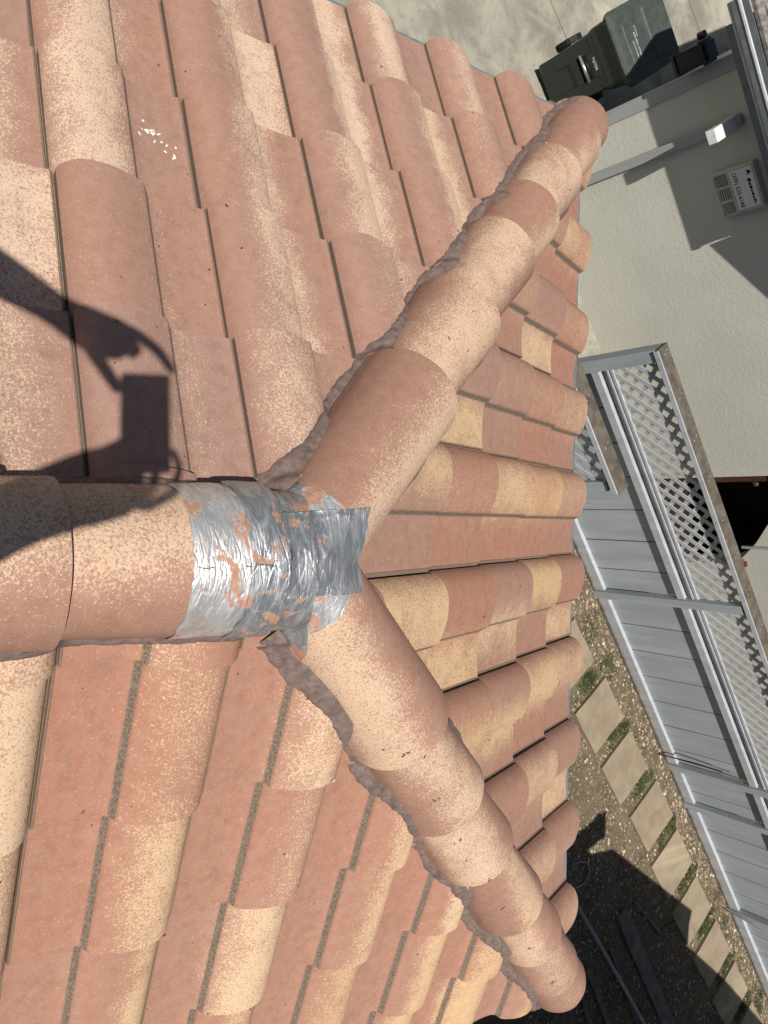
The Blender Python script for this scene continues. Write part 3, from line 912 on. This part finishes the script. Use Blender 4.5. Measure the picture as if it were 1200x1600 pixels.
def stick(name, pts, r, label, cat, mat=None, group=None):
    t = MB(); t.tube(pts, r, 6)
    return tag(t.build(name, mat or LUMBER, smooth=True), label, cat, group)
stick('stick', [FP(2.46, .0, .12), FP(2.50, .6, .09), FP(2.56, 1.0, .07)], .006, 'longer thin dark stick leaning on the fence boards beside the post', 'stick', DWOOD)
stick('stick', [FP(2.44, .0, .14), FP(2.47, .45, .10), FP(2.52, .78, .07)], .006, 'shorter thin dark stick leaning on the fence boards beside the post', 'stick', DWOOD)
stick('branch', [FP(5.18, .0, .16), FP(5.34, .35, .13), FP(5.46, .62, .10)], .006, 'thin grey branch leaning on the fence near the bottom edge', 'branch', LUMBER)

# lumber and pipe in the shaded side yard
def plank(p, q, w_, h, label, mat=LUMBER, cat='plank', group='old planks lying in the shaded side yard'):
    p = Vector((*p, GZ)); q = Vector((*q, GZ)); d = (q - p); s_ = Vector((-d.y, d.x, 0)).normalized()
    t = MB(); t.box(p - s_ * w_ / 2, d, s_ * w_, UP * h)
    return tag(t.build('plank', mat, bevel=.003), label, cat, group)
stick('pipe', [(4.05, 7.05, GZ + .05), (5.0, 7.75, GZ + .045), (6.3, 8.68, GZ + .04)], .026, 'long pale grey pipe lying in the dark shade by the hip end', 'pipe', PIPE)
plank((4.95, 7.85), (6.4, 8.62), .05, .03, 'thin dark plank lying right beside the pale grey pipe')
plank((4.6, 8.05), (6.6, 9.25), .20, .03, 'wide dark plank lying in the shade between pipe and stepping stones')
plank((4.55, 8.0 + .32), (5.05, 8.82), .035, .02, 'short slim stick-like plank lying alone in the shade')
plank((5.06, 8.80), (5.02, 9.18), .02, .02, 'shortest slim plank touching another at an angle in the shade')
plank((5.05, 7.45), (6.2, 8.05), .07, .03, 'narrow plank left of the grey pipe in the shade')
plank((5.3, 7.35), (6.3, 7.75), .05, .03, 'narrow plank nearest the hip end in the shade')
t = MB()
t.tube([Vector((3.95 + .16 * math.cos(a * .5) + a * .006, 7.25 + .22 * math.sin(a * .5), GZ + .012)) for a in range(-1, 8)], .008, 6)
tag(t.build('wire', PIPE, smooth=True), 'loop of dark wire lying in shade just past the eave tiles', 'wire')

# ------------------------------------------------------------------ neighbour's house
nb = empty('house', WP(0, GZ), 'neighbouring house with beige stucco wall and grey gutter at the upper right', 'house')
mb = MB()
TH = .2
pts = [(-1.50, GZ), (2.40, GZ), (2.40, -3.3), (1.2, -2.5), (-.2, -3.35), (-1.50, -3.35)]
mb.prism([WP(s, z, 0) for s, z in pts], -wn_ * TH)
pts = [(3.9, GZ), (12, GZ), (12, -3.0), (1.9 + .5, -3.0), (2.401, -4.4), (2.80, -4.5), (3.03, -4.71), (3.3, -4.93), (3.53, -5.18), (3.6, -5.35), (3.62, GZ)]
mb.prism([WP(s, z, 0) for s, z in pts], -wn_ * TH)
mb.box(WP(-1.50, GZ, -6), wd * .15, wn_ * (6 - TH), UP * 2.65)
mb.build('wall', STUCCO, nb)
mb = MB(); mb.box(WP(-1.60, GZ, .0), wd * .10, wn_ * .02, UP * 2.62); mb.box(WP(-1.62, GZ, -.10), wd * .02, wn_ * .12, UP * 2.62)
mb.build('corner_trim', GTRIM, nb, bevel=.003)
mb = MB(); mb.box(WP(3.325, -5.1, .0), wd * .03, wn_ * .02, UP * 1.2); mb.build('trim', GTRIM, nb)
mb = MB(); mb.box(WP(-1.15, -5.6, .015), wd * .085, wn_ * .06, UP * 1.86)
mb.box(WP(-1.165, -3.86, .015), wd * .115, wn_ * .42, UP * .085, 1)
mb.build('downspout', [GTRIM, WHITE], nb, bevel=.006)
mb = MB()
mb.prism([WP(-1.83, -3.53, .30), WP(-.27, -3.53, .30), WP(-.27, -3.35, .30), WP(-1.83, -3.35, .30)], wn_ * .02)
mb.prism([WP(-1.83, -3.42, -.01), WP(-.27, -3.42, -.01), WP(-.27, -3.42, .30), WP(-1.83, -3.42, .30)], UP * .01)
mb.build('fascia', GUTTER, nb)
mb = MB()
prof_g = [(.33, -3.30), (.33, -3.42), (.40, -3.42), (.45, -3.38), (.455, -3.32)]
mb.prism([WP(-1.97, z, o) for o, z in prof_g] + [WP(-1.97, z, o) for o, z in ((.448, -3.32), (.443, -3.377), (.397, -3.413), (.337, -3.413), (.337, -3.30))], wd * 1.70)
mb.prism([WP(-1.97, z, o) for o, z in prof_g], wd * .004)
mb.box(WP(-1.97, -3.318, .438), wd * 1.7, wn_ * .024, UP * .016, 1)
mb.box(WP(-1.97, -3.428, .395), wd * 1.7, wn_ * .012, UP * .012, 1)
mb.build('gutter', [GUTTER, LIP], nb)
mb = MB()
def rs(s, o, z): return WP(s, z, o)
mb.prism([rs(-1.95, .33, -3.29), rs(-.27, .33, -3.29), rs(-.27, -3, -1.85), rs(-2.25, -3, -1.85), rs(-2.25, -.30, -3.01)], UP * .03)
mb.prism([rs(-1.84, .27, -3.235), rs(-.3, .27, -3.235), rs(-.3, -3, -1.80), rs(-1.84, -3, -1.80)], UP * .015)
mb.prism([rs(-.27, .42, -3.27), rs(1.3, .42, -2.30), rs(1.3, -4, -2.30), rs(-.27, -4, -3.27)], UP * .09)
mb.prism([rs(1.3, .42, -2.30), rs(2.9, .42, -3.28), rs(2.9, -4, -3.28), rs(1.3, -4, -2.30)], UP * .09)
mb.prism([rs(2.9, .2, -2.95), rs(9, .2, -2.95), rs(9, -4, -1.2), rs(2.9, -4, -1.2)], UP * .09)
mb.build('roof', SHINGLE, nb)
# wooden planks and floor slab set back in the recess
mb = MB()
for k in range(9): mb.box(WP(2.40 + k * .135, GZ, -.95 - .004 * (k % 2)), wd * .122, wn_ * .02, UP * 3.2)
mb.box(WP(2.38, GZ, -.99), wd * 1.4, wn_ * .02, UP * 3.2, 1)
mb.box(WP(2.38, GZ, -.97), wd * .02, wn_ * .76, UP * 3.2); mb.box(WP(3.66, GZ, -.97), wd * .02, wn_ * .76, UP * 3.2)
mb.box(WP(2.38, -3.2, -.99), wd * 1.4, wn_ * .95, UP * .03); mb.box(WP(2.39, GZ - .02, -.96), wd * 1.25, wn_ * 1.0, UP * .05)  # second box: dark slab added so the sunlit recess floor looks shaded
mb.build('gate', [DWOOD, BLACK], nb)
mb = MB(); mb.box(WP(2.45, GZ, -.13), wd * .06, wn_ * .06, UP * 2.6); mb.box(WP(2.54, GZ, -.26), wd * .05, wn_ * .05, UP * 2.6)
gp = mb.build('post', BWOOD, nb, bevel=.004)
mb = MB(); mb.box(WP(2.50, -4.74, -.045), wd * .035, wn_ * .02, UP * .05); mb.tube([WP(2.517, -4.70, -.03), WP(2.517, -4.70, .0)], .015, 8)
mb.build('latch', STEEL, gp)
t = MB(); t.box(WP(3.52, -5.22, .0), wd * .10, wn_ * .05, UP * .09); t.box(WP(3.55, -5.13, .0), wd * .05, wn_ * .04, UP * .03)
tag(t.build('clay_block', simple('red_clay', (.22, .07, .045), .85, 30, .2), bevel=.004), 'small red brown clay block fixed on the wall beyond the lattice', 'block')

# alarm box with its printed sign
ab = empty('alarm_box', WP(-.57, -4.11, 0), 'square cream box with phone number sign on the shaded stucco wall', 'alarm box')
mb = MB(); mb.box(WP(-.765, -4.13, .003), wd * .40, wn_ * .085, UP * .40); mb.build('case', BOXW, ab, bevel=.012)
mb = MB()
for k in range(3): mb.box(WP(-.735 + k * .125, -4.10, .086), wd * .095, wn_ * .0035, UP * .11)
mb.build('vent', BOXV, ab)
for k in range(3):
    mb = MB()
    for q in range(5): mb.box(WP(-.73 + k * .125, -4.092 + q * .021, .0895), wd * .085, wn_ * .003, UP * .009)
    mb.build('louvre', BOXW, ab)
mb = MB(); mb.box(WP(-.735, -3.955, .0885), wd * .34, wn_ * .003, UP * .20)
sign = mb.build('sign', simple('white_sign', (.72, .72, .72), .4), ab)
def text(body, size, pos, right, up, mat, parent, name='lettering', ext=.0006, shear=0.):
    cu = bpy.data.curves.new(name, 'FONT'); cu.body = body; cu.size = size; cu.extrude = ext; cu.shear = shear
    cu.align_x = 'CENTER'; cu.align_y = 'CENTER'
    o = bpy.data.objects.new(name, cu); C.objects.link(o)
    n = Vector(right).cross(Vector(up))
    mt = Matrix((Vector(right), Vector(up), n)).transposed().to_4x4(); mt.translation = Vector(pos)
    dg = bpy.context.evaluated_depsgraph_get()
    me = bpy.data.meshes.new_from_object(o.evaluated_get(dg))
    bpy.data.objects.remove(o)
    me.transform(mt); me.materials.clear(); me.materials.append(mat)
    me.transform(Matrix.Translation(-parent_off(parent)))
    ob = bpy.data.objects.new(name, me); C.objects.link(ob); ob.parent = parent
    return ob
text('(209) 522-6188', .050, WP(-.565, -3.915, .0925), wd, UP, INK, sign)
mb = MB()
mb.prism([WP(-.715, -3.80, .0925), WP(-.665, -3.80, .0925), WP(-.69, -3.762, .0925)], wn_ * .0008)
mb.build('emblem', INK, sign)
mb = MB()
for k, (a, b, h) in enumerate(((-.64, .03, .03), (-.603, .022, .022), (-.575, .026, .026), (-.542, .02, .022), (-.516, .028, .024), (-.482, .02, .022), (-.456, .022, .03), (-.43, .014, .02))):
    mb.prism([WP(a, -3.815 + .0015 * k, .0925), WP(a + b, -3.815 + .0015 * k, .0925), WP(a + b + .006, -3.815 + h, .0925), WP(a + .006, -3.815 + h, .0925)], wn_ * .0008)
mb.build('lettering', INK, sign)

# wall lantern by the corner
la = empty('wall_lantern', WP(-1.66, -3.95, .05), 'black rectangular lantern on the wall corner under the grey gutter', 'lantern')
mb = MB()
o_ = .03
def LB(s, z, off, a, b, h): mb.box(WP(s, z, off), wd * a, wn_ * b, UP * h)
LB(-1.80, -4.08, .03, .16, .015, .25); LB(-1.80, -4.08, .17, .012, .012, .25); LB(-1.652, -4.08, .17, .012, .012, .25)
LB(-1.80, -4.08, .045, .012, .012, .25); LB(-1.652, -4.08, .045, .012, .012, .25)
LB(-1.81, -4.095, .03, .18, .165, .018); LB(-1.815, -3.84, .02, .19, .18, .03)
LB(-1.77, -3.98, -.0, .10, .03, .10); LB(-1.79, -3.81, .04, .14, .14, .03)
mb.tube([WP(-1.85, -3.86, .11), WP(-1.85, -3.80, .11)], .03, 12)
mb.build('frame', BPLAST, la, bevel=.002)
mb = MB(); mb.box(WP(-1.788, -4.075, .05), wd * .136, wn_ * .118, UP * .235)
mb.build('glass', simple('smoked_glass', (.035, .035, .036), .15, None, .1, 0., .5), la)

# ------------------------------------------------------------------ wheeled refuse cart
cb = Vector((-.60, .80, 0)).normalized(); cr = Vector((cb.y, -cb.x, 0))      # depth (away) and width direction
C0 = Vector((-4.50, 6.40, GZ))
cart = empty('wheeled_bin', C0, 'dark green wheeled refuse bin with grey-green lid on the concrete driveway', 'refuse bin')
def CP(x, y, z): return C0 + cr * x + cb * y + UP * z
def loft(mb, rings, mat=0, capb=True, capt=True):
    n = len(rings[0]); vs = [p for r in rings for p in r]
    fs = [(i * n + k, i * n + (k + 1) % n, (i + 1) * n + (k + 1) % n, (i + 1) * n + k) for i in range(len(rings) - 1) for k in range(n)]
    if capb: fs.append(tuple(range(n))[::-1])
    if capt: fs.append(tuple((len(rings) - 1) * n + k for k in range(n)))
    mb.add(vs, fs, mat)
def rrect(x0, x1, y0, y1, z, r=.05, seg=4, dz=0.):
    pts = []
    for (cx, cy, a0) in ((x1 - r, y0 + r, -90), (x1 - r, y1 - r, 0), (x0 + r, y1 - r, 90), (x0 + r, y0 + r, 180)):
        for k in range(seg + 1):
            a = R(a0 + 90 * k / seg); x = cx + r * math.cos(a); y = cy + r * math.sin(a)
            pts.append(CP(x, y, z + dz * (y - y0) / max(.01, y1 - y0)))
    return pts
mb = MB()
loft(mb, [rrect(-.225, .225, .05, .60, .06, .06), rrect(-.23, .23, .04, .62, .09, .06), rrect(-.255, .255, .015, .68, .45, .06), rrect(-.275, .275, -.005, .74, .74, .06),
          rrect(-.295, .295, -.02, .78, .80, .06), rrect(-.31, .31, -.03, .80, .98, .06), rrect(-.335, .335, -.05, .83, 1.0, .05), rrect(-.335, .335, -.05, .83, 1.03, .05)])
# front ribs and moulded panel around the lift bar
for (x0, x1) in ((-.235, -.115), (.115, .235)):
    mb.prism([CP(x0, .06, .10), CP(x1, .06, .10), CP(x1 * 1.02, -.002, .74), CP(x0 * 1.04, -.002, .74)], -cb * .028)
mb.prism([CP(-.115, .02, .48), CP(.115, .02, .48), CP(.115, .0, .56), CP(-.115, .0, .56)], -cb * .025)
mb.prism([CP(-.235, .0, .70), CP(.235, .0, .70), CP(.24, -.006, .80), CP(-.24, -.006, .80)], -cb * .02)
mb.build('body', CAN, cart, bevel=.006)
mb = MB(); mb.tube([CP(-.135, -.018, .62), CP(.135, -.018, .62)], .016, 10)
mb.build('lift_bar', STEEL, cart, smooth=True)
mb = MB()
loft(mb, [rrect(-.345, .345, -.085, .80, 1.035, .05, dz=.03), rrect(-.35, .35, -.09, .80, 1.055, .05, dz=.035), rrect(-.335, .335, -.07, .79, 1.085, .05, dz=.05), rrect(-.30, .30, -.03, .76, 1.095, .05, dz=.06)])
loft(mb, [rrect(-.27, .27, .38, .70, 1.12, .05, dz=.02), rrect(-.255, .255, .40, .69, 1.142, .05, dz=.02)])
loft(mb, [rrect(-.20, .24, .04, .27, 1.098, .03, dz=.018), rrect(-.19, .23, .05, .26, 1.108, .03, dz=.018)])
for x in (-.22, .22): mb.tube([CP(x - .05, .84, 1.07), CP(x + .05, .84, 1.07)], .022, 8)
lid = mb.build('lid', LID, cart, bevel=.004)
mb = MB(); mb.tube([CP(-.24, .90, 1.0), CP(.24, .90, 1.0)], .017, 8)
for x in (-.24, .24): mb.tube([CP(x, .80, .97), CP(x, .90, 1.0)], .017, 8)
mb.build('handle', LID, cart, smooth=True)
for x in (-.33, .30):
    mb = MB(); mb.tube([CP(x, .62, .13), CP(x + .06, .62, .13)], .13, 20)
    wh = mb.build('wheel', RUBBER, cart, bevel=.008)
    mb = MB(); mb.tube([CP(x - .004, .62, .13), CP(x + .064, .62, .13)], .05, 12); mb.build('hub', CAN, wh)
ldir = (CP(.23, .05, 0) - CP(-.19, .05, 0)).normalized()
lup = (CP(0, .26, 1.13) - CP(0, .05, 1.11)).normalized()
def lidtext(s, size, x, y, sh=0.):
    text(s, size, CP(x, y, 1.109 + .018 * (y - .05) / .21 + .0025), ldir, lup, PRINT, lid, shear=sh)
lidtext('DO NOT LITTER', .030, .03, .165)
lidtext('CAN THE TRASH', .020, .06, .118)
lidtext('DO NOT PARK', .016, -.08, .20)
mb = MB()
fdn = ldir.cross((CP(0, -.02, .8) - CP(0, .06, .1)).normalized())
fu = (CP(0, .0, .70) - CP(0, .055, .10)).normalized()
# embossed maker-style letters above the bar, and the house number
text('TOTER', .040, CP(.0, -.034, .755), cr, UP, PRINT, cart, ext=.001)

# ------------------------------------------------------------------ unseen roof slab and stack, added at lower right to cast the big shadow
K = 3.7 / SUN.z
def up_to(gx, gy, z=-2.3):
    k = (z - GZ) / SUN.z
    return Vector((gx + SUN.x * k, gy + SUN.y * k, z))
shadow_caster = empty('house', (8, 4, GZ), 'unseen roof block added beyond the lower right edge to throw the dark shadow over the path', 'house')
mb = MB()
poly = [(2.75, 6.0), (3.55, 7.16), (3.80, 7.52), (3.83, 7.90), (4.96, 9.50), (5.12, 9.44), (5.40, 9.42), (5.55, 9.62), (6.1, 10.3), (7.6, 11.9), (11, 9), (8, 3.5), (5.2, 3.2)]  # slab outline follows the ground shadow it is added to cast
mb.prism([up_to(x, y) for x, y in poly], (0, 0, -.10))
mb.build('roof', SHINGLE, shadow_caster)
mb = MB()
b_ = up_to(3.62, 7.40); 
b_ = up_to(3.66, 7.28, -2.3)
mb.box(b_ + Vector((-.14, -.05, 0)), (.26, 0, 0), (0, .12, 0), (0, 0, .95)); mb.box(b_ + Vector((-.17, -.08, .95)), (.30, 0, 0), (0, .16, 0), (0, 0, .12))  # added stack, sized to throw the narrow spur of that shadow
mb.build('spur_caster', BWOOD, shadow_caster)
mb = MB(); mb.box((6.6, 3.2, GZ), (1.8, 1.2, 0), (-.6, 2.6, 0), (0, 0, 3.6)); mb.build('wall', STUCCO, shadow_caster)

# ------------------------------------------------------------------ the photographer, kneeling on the ridge behind the camera: only the shadow is in view
SKIN = simple('skin', (.50, .30, .21), .55, 40, .06)
SHIRT = simple('navy_cloth', (.03, .04, .07), .9, 30, .15)
JEANS = simple('blue_denim', (.05, .08, .14), .9, 60, .15)
HAIR = simple('dark_hair', (.02, .013, .01), .7)
def PW(x, y, f=-.012): return CAM_R * ((y - 652) / 905) + CAM_U * ((x - 229) / 880) + CAM_F * f
def skin(name, nodes, edges, mat, parent, sub=2):
    me = bpy.data.meshes.new(name); off = parent_off(parent)
    keys = list(nodes); me.from_pydata([Vector(nodes[k][0]) - off for k in keys], [(keys.index(a), keys.index(b)) for a, b in edges], [])
    me.materials.append(mat)
    o = bpy.data.objects.new(name, me); C.objects.link(o); o.parent = parent
    o.modifiers.new('skin', 'SKIN')
    sv = me.skin_vertices[0].data
    for i, k in enumerate(keys):
        r = nodes[k][1]; sv[i].radius = (r, r) if not isinstance(r, tuple) else r
        sv[i].use_root = i == 0
    s = o.modifiers.new('sub', 'SUBSURF'); s.levels = sub; s.render_levels = sub
    for p in me.polygons: p.use_smooth = True
    return o
who = empty('person', (.1, -.65, -1.1), 'photographer holding up a phone over the ridge, known by the arm shadows on the tiles', 'person')
N = {'pel': (Vector((.10, -.66, -.62)), .13), 'bel': (Vector((.10, -.62, -.45)), .125), 'che': (Vector((.09, -.56, -.22)), .14), 'nb': (Vector((.09, -.52, -.06)), .06), 'nk': (Vector((.09, -.49, .01)), .052),
     'hd': (Vector((.09, -.45, .10)), .085), 'ht': (Vector((.09, -.45, .19)), .075)}
E_ = [('pel', 'bel'), ('bel', 'che'), ('che', 'nb'), ('nb', 'nk'), ('nk', 'hd'), ('hd', 'ht')]
for sgn, k in ((-1, 'l'), (1, 'r')):
    N['hip' + k] = (Vector((.10 + sgn * .12, -.64, -.70)), .09)
    N['kn' + k] = (Vector((.10 + sgn * .30, -.42, -1.12)), .06)
    N['an' + k] = (Vector((.10 + sgn * .36, -.85, -1.16)), .04)
    N['to' + k] = (Vector((.10 + sgn * .38, -1.02, -1.20)), .035)
    N['sh' + k] = (Vector((.09 + sgn * .18, -.52, -.12)), .062)
    E_ += [('pel', 'hip' + k), ('hip' + k, 'kn' + k), ('kn' + k, 'an' + k), ('an' + k, 'to' + k), ('che', 'sh' + k)]
N['ell'] = (PW(-150, 355, -.12), .047); N['fol'] = (PW(5, 432, -.05), .046); N['wrl'] = (PW(98, 492, -.02), .030)
N['pal'] = (PW(140, 520, -.018), .042); N['kl'] = (PW(172, 535, -.02), .042); N['kk'] = (PW(210, 543, -.02), .036)
N['elr'] = (PW(-150, 850, -.12), .058); N['for'] = (PW(5, 808, -.05), .056); N['wrr'] = (PW(100, 762, -.02), .046)
N['par'] = (PW(150, 748, -.02), .056); N['kr'] = (PW(190, 742, -.03), .056); N['kq'] = (PW(228, 745, -.032), .040)
E_ += [('shl', 'ell'), ('ell', 'fol'), ('fol', 'wrl'), ('wrl', 'pal'), ('pal', 'kl'), ('shr', 'elr'), ('elr', 'for'), ('for', 'wrr'), ('wrr', 'par'), ('par', 'kr'), ('kl', 'kk'), ('kr', 'kq')]
skin('body', N, E_, SKIN, who)
def finger(nm, pts, r):
    keys = ['k%d' % i for i in range(len(pts))]
    nd = {k: (PW(*p), r * (1 - .12 * i)) for i, (k, p) in enumerate(zip(keys, pts))}
    skin(nm, nd, list(zip(keys, keys[1:])), SKIN, who)
finger('finger', [(150, 510, -.012), (205, 522, -.006), (243, 549, -.004), (268, 585, -.006)], .0135)
finger('finger', [(150, 522, -.012), (200, 538, -.018), (218, 552, -.022), (205, 566, -.03)], .0115)
finger('finger', [(145, 528, -.016), (185, 542, -.024), (200, 556, -.03), (190, 566, -.036)], .0105)
finger('finger', [(140, 530, -.02), (170, 545, -.03), (180, 556, -.036), (172, 562, -.04)], .009)
finger('thumb', [(128, 520, -.014), (152, 560, -.022), (176, 595, -.024), (192, 620, -.022)], .0155)
finger('finger', [(170, 752, -.012), (225, 772, -.004), (262, 757, .0), (273, 728, -.002), (262, 702, -.004)], .0105)
finger('finger', [(175, 750, -.018), (215, 765, -.02), (240, 752, -.024), (245, 735, -.028)], .011)
finger('finger', [(170, 748, -.02), (205, 755, -.03), (222, 745, -.034), (225, 728, -.036)], .0105)
finger('finger', [(165, 745, -.025), (190, 750, -.036), (205, 740, -.04), (208, 728, -.042)], .009)
finger('thumb', [(130, 740, -.018), (160, 712, -.026), (185, 700, -.028), (200, 690, -.026)], .0125)
JN = {'pel': (N['pel'][0], .145), 'bel': (N['bel'][0], .14), 'che': (N['che'][0], .155), 'nb': (N['nb'][0] - UP * .02, .07)}
JE = [('pel', 'bel'), ('bel', 'che'), ('che', 'nb')]
for k in 'lr':
    JN['sh' + k] = (N['sh' + k][0], .078); JN['el' + k] = (N['el' + k][0], .057); JN['mid' + k] = ((N['el' + k][0] + N['fo' + k][0]) / 2, .053)
    JE += [('che', 'sh' + k), ('sh' + k, 'el' + k), ('el' + k, 'mid' + k)]
skin('jacket', JN, JE, SHIRT, who)
TN = {'pel': (N['pel'][0] - UP * .02, .145)}; TE_ = []
for k in 'lr':
    TN['hip' + k] = (N['hip' + k][0], .10); TN['kn' + k] = (N['kn' + k][0], .07); TN['an' + k] = (N['an' + k][0], .052)
    TE_ += [('pel', 'hip' + k), ('hip' + k, 'kn' + k), ('kn' + k, 'an' + k)]
skin('trousers', TN, TE_, JEANS, who)
hn = {'a': (Vector((.09, -.47, .13)), .088), 'b': (Vector((.09, -.49, .19)), .080)}
skin('hair', hn, [('a', 'b')], HAIR, who)
mb = MB()
for sx in (-.032, .032): mb.tube([Vector((.09 + sx, -.372, .10)), Vector((.09 + sx, -.368, .10))], .009, 8)
mb.tube([Vector((.09, -.37, .085)), Vector((.09, -.355, .07)), Vector((.09, -.368, .06))], [.008, .012, .009], 8)
mb.tube([Vector((.068, -.374, .035)), Vector((.112, -.374, .035))], .005, 6)
mb.build('face', SKIN, who, smooth=True)
phone = MB()
p0 = CAM_R * -.070 + CAM_U * -.044 + CAM_F * -.022
phone.box(p0, CAM_R * .165, CAM_U * .084, CAM_F * .008)
tag(phone.build('phone', BPLAST, bevel=.004), 'phone held sideways in both hands, casting the rectangular shadow on the tiles', 'phone')
